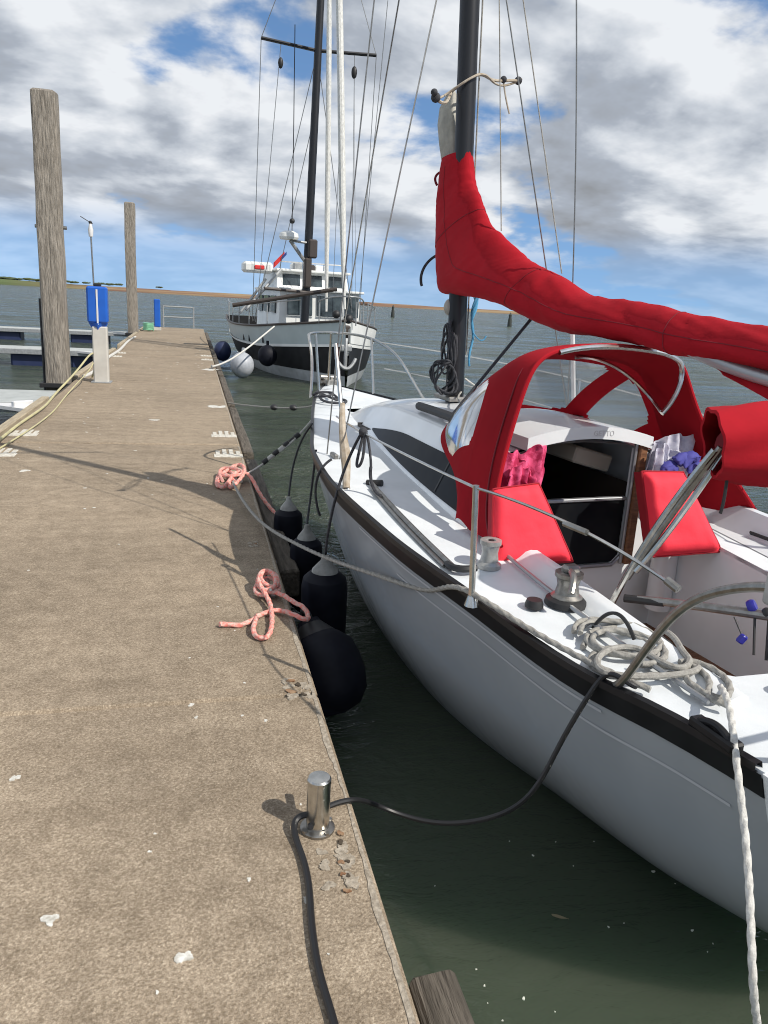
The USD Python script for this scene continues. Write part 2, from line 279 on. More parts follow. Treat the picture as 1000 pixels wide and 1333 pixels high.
def drape(x0, x1, z0, z1, y, amp, seed, nx=46, nz=34, lean=.0):
    X, Z = np.meshgrid(np.linspace(x0, x1, nx), np.linspace(z0, z1, nz)); q = np.stack([X * 16, Z * 5, 0 * X + seed], -1)
    w = meshkit.fbm(q, 4, seed) - .5; w2 = meshkit.fbm(q * [1.1, 2.2, 1] + 7, 3, seed + 1) - .5
    u = (X - x0) / (x1 - x0); t = (Z - z0) / (z1 - z0)
    P = np.stack([X + .05 * w2 * 1.6 + (u - .5) * .25 * (x1 - x0) * (1 - t), y + amp * (2.2 * w + .5 * np.sin(u * 19 + 4 * w2)) + lean * (1 - t), Z + .10 * (w2 - .3 * (u - .5) ** 2) * (.3 + t)], -1)
    return thick(P, .005)
def box(size, center, ch=.006, rot=None):
    h = np.array(size, float) / 2; c = min(ch, h.min() * .45); pts = []
    for s in np.ndindex(2, 2, 2):
        sg = np.array(s) * 2 - 1
        for k in range(3):
            q = h - c; q[k] = h[k]; pts.append(sg * q)
    m = trimesh.convex.convex_hull(np.array(pts))
    if rot is not None: m.apply_transform(trimesh.transformations.euler_matrix(*rot))
    m.apply_translation(center); return m
def lathe(prof, at=(0, 0, 0), seg=20, axis=None):
    m = trimesh.creation.revolve(np.array(prof, float), sections=seg)
    if m.volume < 0: m.invert()
    if axis is not None: m.apply_transform(trimesh.geometry.align_vectors([0, 0, 1], np.array(axis, float) / np.linalg.norm(axis)))
    m.apply_translation(at); return m
def cyl(a, b, r, sides=12): return tube([a, b], r, sides, False)
def grid(P, flip=False):
    """Quads over an (n, m, 3) array of points."""
    n, m = P.shape[:2]; i, j = np.meshgrid(np.arange(n - 1), np.arange(m - 1), indexing='ij')
    q = np.stack([i * m + j, (i + 1) * m + j, (i + 1) * m + j + 1, i * m + j + 1], -1).reshape(-1, 4)
    if flip: q = q[:, ::-1]
    return trimesh.Trimesh(P.reshape(-1, 3), np.vstack([q[:, [0, 1, 2]], q[:, [0, 2, 3]]]), process=False)
def thick(P, t):
    """A sheet (n, m, 3) given thickness t along its normals, as a closed shell."""
    g = grid(P); nv = np.array(trimesh.Trimesh(g.vertices, g.faces, process=False).vertex_normals).reshape(P.shape); Q = P + nv * t
    n, m = P.shape[:2]
    parts = [grid(P, True), grid(Q), grid(np.stack([P[0], Q[0]])), grid(np.stack([Q[-1], P[-1]])), grid(np.stack([Q[:, 0], P[:, 0]], 1).transpose(1, 0, 2)), grid(np.stack([P[:, -1], Q[:, -1]], 1).transpose(1, 0, 2))]
    m = trimesh.util.concatenate(parts); return m
def prism(poly, z0, z1):
    m = trimesh.creation.extrude_polygon(poly if isinstance(poly, Polygon) else Polygon(poly), z1 - z0, engine='earcut'); m.apply_translation([0, 0, z0]); return m
def prism_y(poly, y0, y1):
    """Polygon in (x, z), extruded along y."""
    m = prism(poly, 0, y1 - y0); v = np.array(m.vertices); m.vertices = np.c_[v[:, 0], y1 - v[:, 2], v[:, 1]]; return m
def prism_x(poly, x0, x1):
    """Polygon in (y, z), extruded along x."""
    m = prism(poly, 0, x1 - x0); v = np.array(m.vertices); m.vertices = np.c_[x0 + v[:, 2], v[:, 0], v[:, 1]]; return m
def ball(c, r, sub=3, sc=(1, 1, 1)):
    m = trimesh.creation.icosphere(sub, r); m.apply_scale(sc); m.apply_translation(c); return m
def torus(c, R, r, axis=(0, 0, 1), seg=24, sides=8):
    a = np.linspace(0, 2 * np.pi, seg + 1); m = tube(np.c_[np.cos(a) * R, np.sin(a) * R, 0 * a], r, sides, False)
    m.apply_transform(trimesh.geometry.align_vectors([0, 0, 1], axis)); m.apply_translation(c); return m
def blob(c, r, seed, h=.004):
    """A flat splat with an uneven outline."""
    rg = np.random.default_rng(seed); a = np.linspace(0, 2 * np.pi, 26)[:-1]
    R = r * (1 + .28 * np.sin(2 * a + rg.uniform(0, 6)) + .18 * np.sin(3 * a + rg.uniform(0, 6)) + .12 * rg.standard_normal(25))
    p = Polygon(np.c_[np.cos(a) * R, np.sin(a) * R]).buffer(0); p = max(getattr(p, 'geoms', [p]), key=lambda q: q.area)
    m = prism(p, 0, h); m.apply_translation(c); return m

# ------------------------------------------------------------------ water, far shore
W = 4000.0
single('water', trimesh.Trimesh([[-W, -W, 0], [W, -W, 0], [W, W, 0], [-W, W, 0]], [[0, 1, 2], [0, 2, 3]], process=False), 'water', None, None, kind='structure', smooth=False)
def shore():
    xs = np.linspace(-900, 900, 361); P = []
    for x in xs:
        d = 640 - .28 * (x + 60) + 18 * (meshkit.fbm(np.array([[x * .012, 3.3, .5]]), 3, 4)[0] - .5) - (26 if x > 120 else 0)
        h = 3.2 + 1.6 * (meshkit.fbm(np.array([[x * .02, 1.3, .5]]), 4, 7)[0] - .5) + 3.2 * np.clip((-x - 90) / 160, 0, 1) - 1.0 * np.clip((x - 60) / 120, 0, 1)
        P.append([[x, d, -.3], [x, d + 1.5, h * .45], [x + 1, d + 6, h * .9], [x, d + 22, h], [x, d + 120, h * .8]])
    return grid(np.array(P))
single('far_shore', shore(), 'shore', None, None, kind='structure', smooth=False)
rg = np.random.default_rng(5)
scrub = []
for k in range(46):
    x = -165 + 60 * rg.random() + (100 * rg.random() if k > 30 else 0); r = .8 + 1.0 * rg.random()
    b = ball([x, 655 - .28 * (x + 60) + 4 * rg.random(), 4.6 + rg.random() * .5], r, 2, (2.6, 1.4, .5)); v = np.array(b.vertices)
    b.vertices = v + (meshkit.noise(v * 1.3, 3)[:, None] - .5) * .9; scrub.append(b)
single('shore_scrub', scrub, 'shore_green', None, None, kind='stuff', smooth=False)

# ------------------------------------------------------------------ the dock
DZ, DL, DR = .55, -2.09, .516
dock = thing('dock', kind='structure')
for y0, y1 in ((-4.5, 2.975), (2.985, 8.77), (8.84, 15.0), (15.012, 21.18), (21.25, 27.3), (27.31, 33.2), (33.23, 38.6)):
    part(dock, 'concrete_slab', box((DR - DL, y1 - y0, .46), ((DL + DR) / 2, (y0 + y1) / 2, DZ - .23), .014), 'concrete', smooth=False)
# timber rubbing planks on brackets along the water side
for y0, y1 in ((-2.6, 1.62), (4.88, 8.6), (9.0, 12.75), (13.1, 17.6), (18.1, 22.6), (23.0, 27.4), (27.9, 32.4), (32.8, 38.0)):
    pk = box((.13, y1 - y0, .2), (.625, (y0 + y1) / 2, .33), .015)
    pk = pk.subdivide_to_size(.5); v = np.array(pk.vertices); v[:, 0] += .014 * (meshkit.noise(v * [3, 1.2, 9], 5) - .5); v[:, 2] += .02 * (meshkit.noise(v * [9, .8, 3], 6) - .5); pk.vertices = v
    part(dock, 'rubbing_plank', pk, 'plank_wood', smooth=False)
    for yy in (y0 + .25, y1 - .25):
        part(dock, 'bracket', [box((.06, .08, .16), (.538, yy, .33), .006), cyl((.53, yy, .33), (.697, yy, .33), .014, 8)], 'rubber_black')
# timber kerb on the finger side
for y0, y1 in ((-2.0, 4.4), (4.44, 8.8), (8.84, 12.4), (15.4, 18.5), (18.55, 23.2), (24.8, 29), (29.05, 32.6), (34, 38.4)):
    part(dock, 'timber_kerb', box((.11, y1 - y0, .16), (DL - .058, (y0 + y1) / 2, DZ - .05), .01), 'edge_wood', smooth=False)
# cast link plates either side of the joint
def link_plate(x, y, w=.30, d=.42):
    part(dock, 'joint_plate', [box((w / 5 * .75, d * (.75 + .25 * ((k * 7) % 3) / 2), .010), (x + (k - 1.5) * w / 4.2, y + .03 * ((k * 5) % 3), DZ + .003), .003) for k in range(4)] + [box((w, .16, .007), (x, y - d * .2, DZ + .002), .002)], 'joint_plate', smooth=False)
for x, y in ((.36, 9.45), (.36, 8.25), (-1.86, 9.35), (-1.86, 8.2), (.36, 21.9), (.36, 20.6), (-1.86, 21.8), (-1.86, 20.6)): link_plate(x, y)
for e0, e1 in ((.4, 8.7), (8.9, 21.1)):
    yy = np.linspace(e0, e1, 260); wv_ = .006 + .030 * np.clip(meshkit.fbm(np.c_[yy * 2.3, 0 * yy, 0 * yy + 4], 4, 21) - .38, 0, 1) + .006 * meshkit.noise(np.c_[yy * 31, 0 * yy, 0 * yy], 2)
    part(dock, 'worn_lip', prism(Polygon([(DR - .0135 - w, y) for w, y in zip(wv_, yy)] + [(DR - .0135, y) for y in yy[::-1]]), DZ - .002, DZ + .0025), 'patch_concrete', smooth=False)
# spalled and patched spots with old bolt holes
def patch(x, y, r, seed, holes):
    pp = part(dock, 'repair_patch', [blob((x + r * .9 * math.sin(seed + 2.1 * k) * .8, y + r * 1.3 * math.cos(seed * 1.7 + 1.3 * k), DZ), r * (.22 + .26 * ((k * 37 + seed) % 10) / 10), seed + 200 + k, .0022 + .0004 * k) for k in range(9)], 'patch_concrete', smooth=False)
    for k, (hx, hy, hr) in enumerate(holes): part(pp, 'bolt_hole', blob((hx, hy, DZ + .004), hr * .8, seed + 5 + k, .0035), 'rust' if k % 2 == 0 else 'hole_dark', smooth=False)
patch(.418, 1.91, .062, 11, [(.445, 2.06, .012), (.44, 2.02, .012), (.425, 1.93, .010), (.445, 1.93, .008), (.42, 1.88, .009), (.435, 1.87, .008), (.42, 1.81, .011)])
patch(.425, 3.03, .06, 31, [(.41, 3.10, .020), (.44, 3.06, .016), (.40, 3.00, .022), (.45, 2.97, .016)])
patch(.40, 5.1, .04, 51, [(.41, 5.1, .012)])
# handrail at the far end
rail = thing('end_railing', 'pale metal handrail across the far end of the dock', 'railing', (-.65, 38.1, DZ))
for x in (-1.3, .06): part(rail, 'post', cyl((x, 38.1, DZ), (x, 38.1, 1.55), .035), 'galvanised')
for z in (1.52, 1.05): part(rail, 'rail', tube([(-1.3, 38.1, z), (.06, 38.1, z)], .025, 8, False), 'galvanised')

# ------------------------------------------------------------------ piles
def pile(name, c, half, top, label, seed, guide=True):
    t = thing(name, label, 'pile', (c[0], c[1], 0), group='mooring piles along the dock')
    zs = np.linspace(-1.5, top, 60); ang = np.linspace(0, 2 * np.pi, 41)[:-1]; P = []
    for z in zs:
        rr = half * 1.04 / np.maximum(np.abs(np.cos(ang)), np.abs(np.sin(ang))) ** .72
        q = np.c_[np.cos(ang) * rr, np.sin(ang) * rr, 0 * ang + z] + [c[0], c[1], 0]
        nn = meshkit.fbm(q * [9, 9, .8], 3, seed) - .5 + .5 * (meshkit.fbm(q * [26, 26, 1.2], 2, seed + 3) - .5)
        q[:, :2] += (q[:, :2] - c[:2]) * (.22 * nn)[:, None]
        q[:, 0] += .012 * math.sin(z * .9 + seed); P.append(np.vstack([q, q[:1]]))
    P = np.array(P)
    cap = P[-1].copy(); cap[:, :2] = c[:2] + (cap[:, :2] - c[:2]) * .8; cap[:, 2] += .035
    cc = np.repeat(np.array([[c[0], c[1], top + .045]]), len(cap), 0); P = np.concatenate([P, cap[None], cc[None]])
    part(t, 'timber', grid(P, True), 'pile_wood', smooth=40)
    sl = P[(P[:, 0, 2] < .45)]; cen = np.array([c[0], c[1], 0]); sl = sl.copy(); sl[..., :2] = c[:2] + (sl[..., :2] - c[:2]) * 1.012
    part(t, 'waterline_growth', grid(sl, True), 'pile_wet', smooth=40)
    return t
pl1 = pile('mooring_pile', np.array([-2.345, 15.0]), .195, 5.23, 'tall weathered square timber pile nearest the camera, left of the blue topped pedestal', 3)
parts(pl1, 'bolt', [cyl((-2.60, 15.0, 3.15), (-2.52, 15.0, 3.15), .03), cyl((-2.17, 15.0, 3.15), (-2.09, 15.0, 3.15), .03)], 'dull_steel')
part(pl1, 'guide_pipe', tube([(-2.60, 15.12, -.5), (-2.60, 15.12, 1.95)], .035, 8, False), 'rubber_black')
pl2 = pile('mooring_pile', np.array([-2.30, 33.0]), .19, 5.36, 'distant timber pile standing near the far end of the dock', 8)
for nm, (x, y) in (('near', (-2.345, 15.0)), ('far', (-2.30, 33.0))):
    part(dock, 'pile_guide', [box((.5, .05, .08), (x, y - .27, .47), .008), box((.5, .05, .08), (x, y + .27, .47), .008), box((.05, .6, .08), (x - .26, y, .47), .008)], 'rubber_black')

# ------------------------------------------------------------------ service pedestals
pd = thing('service_pedestal', 'service pedestal with blue plastic top and grey post beside the nearest pile', 'pedestal', (-1.58, 14.75, DZ))
part(pd, 'post', box((.255, .2, .98), (-1.59, 14.75, DZ + .49), .02), 'pedestal_grey')
part(pd, 'foot_plate', box((.34, .3, .02), (-1.59, 14.75, DZ + .01), .005), 'galvanised')
part(pd, 'blue_head', [box((.34, .26, .62), (-1.61, 14.75, 1.90), .03), lathe([(0, 0), (.10, 0), (.165, .12), (0, .12)], (-1.61, 14.75, 1.47), 4)], 'pedestal_blue')
part(pd, 'white_strip', box((.03, .012, .60), (-1.605, 14.613, 1.86), .004), 'antenna_white')
part(pd, 'cap', box((.12, .1, .05), (-1.60, 14.75, 2.236), .015), 'rubber_black')
an = thing('wind_sensor', 'slim mast with a small wind sensor on top, rising behind the blue pedestal head', 'wind sensor', (-1.7, 14.98, DZ))
part(an, 'pole', tube([(-1.66, 14.98, DZ), (-1.70, 14.98, 3.05)], .014, 8, False), 'dull_steel')
part(an, 'sensor_head', [lathe([(0, 0), (.035, .01), (.045, .12), (.02, .22), (0, .23)], (-1.70, 14.98, 3.03), 12)], 'antenna_white')
part(an, 'vane', [tube([(-1.86, 14.98, 3.36), (-1.70, 14.98, 3.27), (-1.66, 14.98, 3.25)], .008, 6, False), ball((-1.70, 14.98, 3.27), .03, 1)], 'rubber_black')
pd2 = thing('service_pedestal', 'small blue service pedestal near the far end of the dock', 'pedestal', (-1.45, 35.2, DZ))
part(pd2, 'blue_head', box((.25, .22, 1.15), (-1.45, 35.2, 1.27), .03), 'pedestal_blue')
part(pd2, 'foot_plate', box((.3, .3, .12), (-1.45, 35.2, DZ + .06), .01), 'pedestal_grey')
a = np.linspace(0, 6 * 2 * np.pi, 120)
single('green_hose', tube(np.c_[-1.78 + .2 * np.cos(a), 34.3 + .5 * np.sin(a), DZ + .03 + a * .008], .022, 6, False), 'hose_green', 'coiled green hose lying at the far blue pedestal', 'hose', (-1.78, 34.3, DZ))
single('yellow_hose', tube([(-2.02, 5.5, .575), (-2.0, 7.0, .58), (-1.97, 8.4, .60), (-2.0, 9.8, .585), (-1.96, 11.2, .60), (-2.0, 12.3, .62), (-1.93, 13.2, .74), (-1.82, 14.0, .92), (-1.73, 14.6, 1.06), (-1.7, 14.9, 1.0), (-1.75, 15.1, .75), (-1.82, 15.3, .58)], .016, 8), 'hose_yellow', 'pale yellow water hose running along the left edge up to the pedestal', 'hose', (-2.0, 5.5, DZ))
single('yellow_hose_slack', tube([(-1.92, 8.0, .578), (-1.83, 9.4, .578), (-1.80, 10.8, .578), (-1.86, 12.2, .58), (-1.80, 13.3, .70), (-1.74, 14.2, .80), (-1.71, 14.62, .9)], .009, 8), 'hose_yellow', 'second slack length of yellow hose drooping from the pedestal inside the first', 'hose', (-1.92, 8.0, DZ))
single('edge_rope', tube([(-1.98, 15.4, .575), (-1.9, 17, .58), (-1.97, 19.5, .58), (-1.93, 22, .58), (-1.98, 25, .58), (-1.95, 29, .58)], .035, 8), 'rope_white', 'pale rope laid along the left dock edge beyond the first pedestal', 'rope', (-1.98, 15.4, DZ))

# ------------------------------------------------------------------ finger pontoons
def finger(y, x1, label, w, floats, z=.47):
    t = thing('finger_pontoon', label, 'pontoon', (DL, y, 0), group='finger pontoons on the left of the dock')
    x0 = DL - .13; n = int((x0 - x1) / 1.2); xs = np.linspace(x1, x0, n + 1)
    for k in range(n): part(t, 'deck_panel', box((xs[k + 1] - xs[k] - .012, w, .05), ((xs[k] + xs[k + 1]) / 2, y, z - .025), .008), 'finger_grey', smooth=False)
    parts(t, 'side_rail', [box((x0 - x1, .05, .14), ((x0 + x1) / 2, y - w / 2 - .027, z - .08), .008), box((x0 - x1, .05, .14), ((x0 + x1) / 2, y + w / 2 + .027, z - .08), .008)], 'galvanised')
    for fx0, fx1 in floats: part(t, 'float', box((fx1 - fx0, w * .8, .62), ((fx0 + fx1) / 2, y, z - .05 - .31), .05), 'float_navy')
    part(t, 'knee_brace', [prism([(x0 - .02, y - w / 2), (x0 - .95, y - w / 2), (x0 - .02, y - w / 2 - .7)], z - .06, z - .01), box((.3, .08, .1), (x0 - .2, y - w / 2 - .35, z + .02), .01, (0, 0, .7))], 'antenna_white')
finger(13.25, -11, 'nearest grey finger pontoon running left from beside the tall pile', 1.5, [(-5.6, -4.6), (-8.6, -7.2)])
finger(23.6, -12, 'middle finger pontoon with dark blue floats, behind the tall pile', 1.0, [(-4.85, -3.7), (-3.3, -2.5), (-8.2, -7.0), (-11.5, -10.3)])
finger(34.0, -14, 'farthest finger pontoon with dark blue floats near the second pile', 1.0, [(-4.75, -3.3), (-8.6, -6.6), (-12.5, -11)])

# ------------------------------------------------------------------ hull tools
def hull_band(half, ys, z0, z1, nz, off=0.0, both=True, cap_ends=False):
    """Skin of a hull between heights z0(y) and z1(y); half(y, z) is the half-breadth."""
    out = []
    for s in ((-1, 1) if both else (both if isinstance(both, tuple) else (-1,))):
        P = np.array([[[s * (half(y, z) + off), y, z] for z in np.linspace(z0(y), z1(y), nz)] for y in ys])
        out.append(grid(P, s > 0))
    return trimesh.util.concatenate(out)

# ------------------------------------------------------------------ the near sailing boat (its own frame: x to starboard, y to the bow, z up)
Yb = [0, .3, .6, 1.28, 1.88, 2.57, 3.3, 4.07, 4.8, 5.5, 5.95, 6.22, 6.33]
HB = PchipInterpolator(Yb, [.69, .745, .84, .955, 1.045, 1.075, 1.0, .80, .59, .37, .20, .075, .004])
SH = PchipInterpolator([0, .6, 1.28, 1.88, 2.57, 4.07, 5.5, 6.33], [1.045, 1.05, 1.10, 1.15, 1.20, 1.28, 1.33, 1.36])
KE = PchipInterpolator([0, .6, 1.3, 2.4, 3.6, 4.6, 5.3, 5.8, 6.33], [.20, .02, -.12, -.33, -.35, -.25, 0.0, .45, 1.28])
PW = PchipInterpolator([0, 1.5, 3.5, 5.0, 6.33], [.42, .48, .50, .62, .85])
def half(y, z):
    t = np.clip((z - KE(y)) / max(SH(y) - KE(y), .03), 0, 1.2)
    return float(HB(y) * t ** PW(y))
def deckz(x, y): return float(SH(y) + .03 * (1 - np.clip(x / max(HB(y), .05), -1, 1) ** 2))
ys = np.r_[np.linspace(0, 5.4, 46), np.linspace(5.5, 6.33, 18)]
boat = thing('sailing_boat', 'white sailing boat with red sail cover and red spray hood moored along the dock', 'sailboat', (0, 0, 0), BOAT)
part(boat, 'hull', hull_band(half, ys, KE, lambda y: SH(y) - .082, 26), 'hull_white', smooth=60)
part(boat, 'sheer_band', hull_band(half, ys, lambda y: SH(y) - .082, lambda y: SH(y) - .004, 4, .004), 'black_band', 'black band round the hull below the deck edge', smooth=60)
# toe rail
for s in (-1, 1):
    P = []
    for y in np.linspace(.02, 6.25, 70):
        x, z = s * (HB(y) + .004), SH(y)
        P.append([[x, y, z - .006], [x, y, z + .018], [x - s * .022, y, z + .022], [x - s * .03, y, z - .006], [x, y, z - .006]])
    part(boat, 'toe_rail', grid(np.array(P), s < 0), 'black_band')
for a0, a1, d in ((.12, 1.9, .20), (.55, 2.3, .115)):
    for sd in (-1, 1):
        Pc = np.array([[[sd * (half(y, z) + .003), y, z] for z in (SH(y) - d, SH(y) - d + .012)] for y in np.linspace(a0, a1, 30)]); part(boat, 'cove_stripe', grid(Pc, sd > 0), 'hull_stripe')
# transom
tz = np.linspace(KE(0), SH(0), 20); tp = [(half(0, z), z) for z in tz]
part(boat, 'transom', prism_y([(-x, z) for x, z in tp] + [(x, z) for x, z in tp[::-1]], -.02, 0.0), 'white_gelcoat', smooth=False)
# deck with openings for cockpit and cabin
CW = PchipInterpolator([1.9, 2.6, 3.3, 4.0, 4.6, 4.95], [.64, .60, .53, .43, .33, .25])
CT = PchipInterpolator([1.9, 2.6, 3.3, 4.0, 4.5, 4.95], [.455, .42, .375, .30, .23, .18])
CZ = PchipInterpolator([1.9, 2.6, 3.4, 4.0, 4.5, 4.95], [1.585, 1.60, 1.59, 1.53, 1.44, 1.335])
outline = [(-HB(y) + .01, y) for y in ys] + [(HB(y) - .01, y) for y in ys[::-1]]
cy = np.linspace(1.9, 4.93, 24)
cabin_hole = Polygon([(-CW(y) + .004, y) for y in cy] + [(CW(y) - .004, y) for y in cy[::-1]])
CK = (-.44, .56, .43, 1.9)
well = Polygon([(-.44, 1.93), (-.44, .50), (-.36, .43), (0, .38), (.45, .43), (.56, .52), (.56, 1.93)])
dk = Polygon(outline).buffer(0).difference(cabin_hole).difference(well)
dk = max(getattr(dk, 'geoms', [dk]), key=lambda q: q.area)
dm = prism(dk, 0, .02).subdivide_to_size(.16); v = np.array(dm.vertices); v[:, 2] += [deckz(x, y) - .02 for x, y in v[:, :2]]; dm.vertices = v
part(boat, 'deck', dm, 'deck_nonskid', smooth=30)
# cabin trunk
def trunk_section(y):
    wb, wt, zt = float(CW(y)), float(CT(y)), float(CZ(y)); zd = deckz(wb, y) - .012; zs = zd + (zt - .05 - zd)
    pts = [(-wb, zd), (-wt - .02, zs - .02), (-wt + .01, zs), (-wt * .55, zt - .014), (0, zt)]
    pts += [(-x, z) for x, z in pts[-2::-1]]
    return [[x, y, z] for x, z in pts]
tr = np.array([trunk_section(y) for y in np.r_[np.linspace(1.9, 4.4, 26), np.linspace(4.48, 4.97, 8)]])
part(boat, 'cabin_trunk', thick(tr, -.012) if False else grid(tr, False), 'white_gelcoat', smooth=28)
def trunk_side(y, z, off=.004, s=-1):
    wb, wt, zt = float(CW(y)), float(CT(y)), float(CZ(y)); zd = deckz(wb, y) - .012; f = (z - zd) / max(zt - .07 - zd, .02)
    return [s * (wb + (wt + .02 - wb) * f + off), y, z]
for s in (-1, 1):
    top = PchipInterpolator([1.78 + .13, 3.0, 3.78], [1.43, 1.425, 1.345]); bot = PchipInterpolator([1.91, 2.5, 3.2, 3.78], [1.21, 1.24, 1.285, 1.335])
    P = np.array([[trunk_side(y, z, .006, s) for z in np.linspace(bot(y), top(y), 6)] for y in np.linspace(1.93, 3.78, 40)])
    wn = part(boat, 'cabin_window', grid(P, s > 0), 'tinted_window', smooth=30)
    part(wn, 'divider', grid(np.array([[trunk_side(y, z, .010, s) for z in np.linspace(bot(y) + .01, top(y) - .01, 4)] for y in np.linspace(2.33, 2.345, 2)]), s > 0), 'rubber_black', smooth=False)
    part(wn, 'vent_ring', [tube([trunk_side(2.02 + .045 * math.cos(q), 1.30 + .017 * math.sin(q), .012, s) for q in np.linspace(0, 2 * np.pi, 17)], .004, 6, False)], 'alloy_grey')
# cabin top hatch, handrails
hx = np.linspace(-.37, .37, 15); hz = 1.675 - .055 * (hx / .37) ** 2
part(boat, 'sliding_hatch', prism_y([(x, z) for x, z in zip(hx, hz)] + [(x, z - .062) for x, z in zip(hx[::-1], hz[::-1])], 1.83, 2.46), 'white_gelcoat', smooth=25)
tm = meshkit.text_mesh('GETTO', .026, .0015); v = np.array(tm.vertices); v -= [v[:, 0].mean(), 0, 0]; tm.vertices = np.c_[v[:, 0] + .06, 1.8295 - v[:, 2], v[:, 1] + 1.628]
part(boat, 'hatch_lettering', tm, 'lettering', smooth=False)
for s in (-1, 1): part(boat, 'handrail', tube([(s * .35, 3.18, 1.585), (s * .375, 2.85, 1.595), (s * .40, 2.5, 1.60)], .026, 10), 'rubber_black', 'black padded handrail on the cabin top')
# bulkhead with companionway
ol = Polygon([(-.635, 1.0), (-.637, 1.165), (-.465, 1.51), (-.25, 1.565), (0, 1.58), (.25, 1.565), (.465, 1.51), (.637, 1.165), (.765, .5), (-.6, .5)])
op = Polygon([(-.29, 1.7), (-.29, .99), (-.22, .93), (.25, .93), (.31, .99), (.31, 1.7)]).buffer(0)
bm = ol.difference(op); bm = bm if isinstance(bm, Polygon) else max(bm.geoms, key=lambda q: q.area)
part(boat, 'bulkhead', prism_y(bm, 1.885, 1.91), 'white_gelcoat', smooth=False)
cw = part(boat, 'companionway_jamb', box((.05, .05, .66), (.335, 1.868, 1.26), .006), 'teak', smooth=False); part(boat, 'companionway_jamb', box((.045, .05, .66), (-.312, 1.868, 1.26), .006), 'teak', smooth=False)
part(cw, 'slide_track', box((.016, .02, .66), (.298, 1.866, 1.26), .004), 'alloy_grey')
part(cw, 'wood_trim', box((.02, .03, .56), (-.268, 1.868, 1.29), .004), 'light_wood')
part(cw, 'washboard', box((.575, .02, .345), (.01, 1.90, 1.105), .006), 'tinted_window')
part(cw, 'washboard_rail', box((.575, .03, .018), (.01, 1.895, 1.285), .005), 'alloy_grey')
part(cw, 'opening_gasket', tube([(-.292, 1.875, 1.28), (-.292, 1.875, .985), (-.22, 1.875, .925), (.25, 1.875, .925), (.315, 1.875, .985), (.315, 1.875, 1.28)], .011, 6, False), 'alloy_grey')
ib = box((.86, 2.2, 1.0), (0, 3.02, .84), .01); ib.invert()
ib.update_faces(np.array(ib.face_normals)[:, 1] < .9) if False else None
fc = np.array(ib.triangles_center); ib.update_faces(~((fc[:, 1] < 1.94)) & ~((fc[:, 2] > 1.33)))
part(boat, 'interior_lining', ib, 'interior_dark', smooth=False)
part(boat, 'interior_shelf', box((.25, 1.3, .09), (.22, 2.75, 1.45), .01, (0, .25, 0)), 'interior_cream', smooth=False)
# cockpit
wy = np.array(well.exterior.coords)[:-1]
def wall(a, b, z0, z1, n=6): return grid(np.array([[list(p) + [z] for z in (z0, z1)] for p in np.linspace(a, b, n)]))
zt = lambda p: deckz(p[0], p[1]) - .002
wl = []
for k in range(len(wy)):
    a, b = wy[k], wy[(k + 1) % len(wy)]
    if a[1] > 1.9 and b[1] > 1.9: continue
    P = np.array([[list(p) + [z] for z in (.55, zt(p))] for p in np.linspace(a, b, 10)]); wl.append(grid(P))
ck = part(boat, 'cockpit', wl, 'white_gelcoat', smooth=False)
part(ck, 'cockpit_sole', prism(well, .53, .55), 'teak', smooth=False)
part(ck, 'teak_strip', box((.05, .52, .03), (-.418, .84, 1.015), .006, (0, 0, .02)), 'teak')
# coamings: port one low and rounded, starboard bench with a sloping backrest
def coaming(pts, w, name='coaming', label=None):
    P = []
    for x, y, z, s, h in pts:
        zd = deckz(x, y) - .004
        P.append([[x + s * w, y, zd], [x + s * w * .55, y, z - .008], [x + s * w * .3, y, z], [x - s * .0, y, z], [x - s * .012, y, z - .01], [x - s * .014, y, zd - .03]])
    P = np.array(P); g = [grid(P, pts[0][3] < 0), grid(np.stack([P[0][:3], P[0][:2:-1]])), grid(np.stack([P[-1][:3], P[-1][:2:-1]], 0), True)]
    return part(boat, name, g, 'white_gelcoat', label, smooth=30)
coaming([(-.50, 1.98, 1.215, -1, 0), (-.49, 1.6, 1.19, -1, 0), (-.475, 1.2, 1.16, -1, 0), (-.465, .8, 1.125, -1, 0), (-.46, .5, 1.10, -1, 0), (-.45, .30, 1.085, -1, 0)], .10)
bk = np.array([[[.72, y, deckz(.72, y) + .004], [.80, y, 1.15], [.90 - .06 * (1.9 - y), y, 1.275 - .03 * (1.9 - y)], [.935 - .06 * (1.9 - y), y, 1.278 - .03 * (1.9 - y)], [.97 - .10 * (1.9 - y), y, deckz(.9, y) - .01]] for y in np.linspace(.1, 2.1, 16)])
bp = part(boat, 'backrest', grid(bk, True), 'white_gelcoat', 'white starboard cockpit backrest', smooth=25)
part(bp, 'hand_slot', box((.012, .30, .045), (.818, 1.38, 1.165), .02, (0, -.62, 0)), 'rubber_black', smooth=False)
part(ck, 'cup_tube', [lathe([(.062, 0), (.066, 0), (.066, .33), (.055, .33), (.055, .05), (0, .05)], (.50, 1.76, .70), 18)], 'white_gelcoat', 'white tube holder by the companionway')
part(ck, 'cup_tube_liner', cyl((.50, 1.76, .9), (.50, 1.76, 1.024), .054), 'rubber_black')
part(boat, 'compass', [lathe([(0, 0), (.07, 0), (.065, .03), (.04, .045), (0, .05)], (.46, 1.885, 1.26), 16, (0, -1, .1))], 'rubber_black')
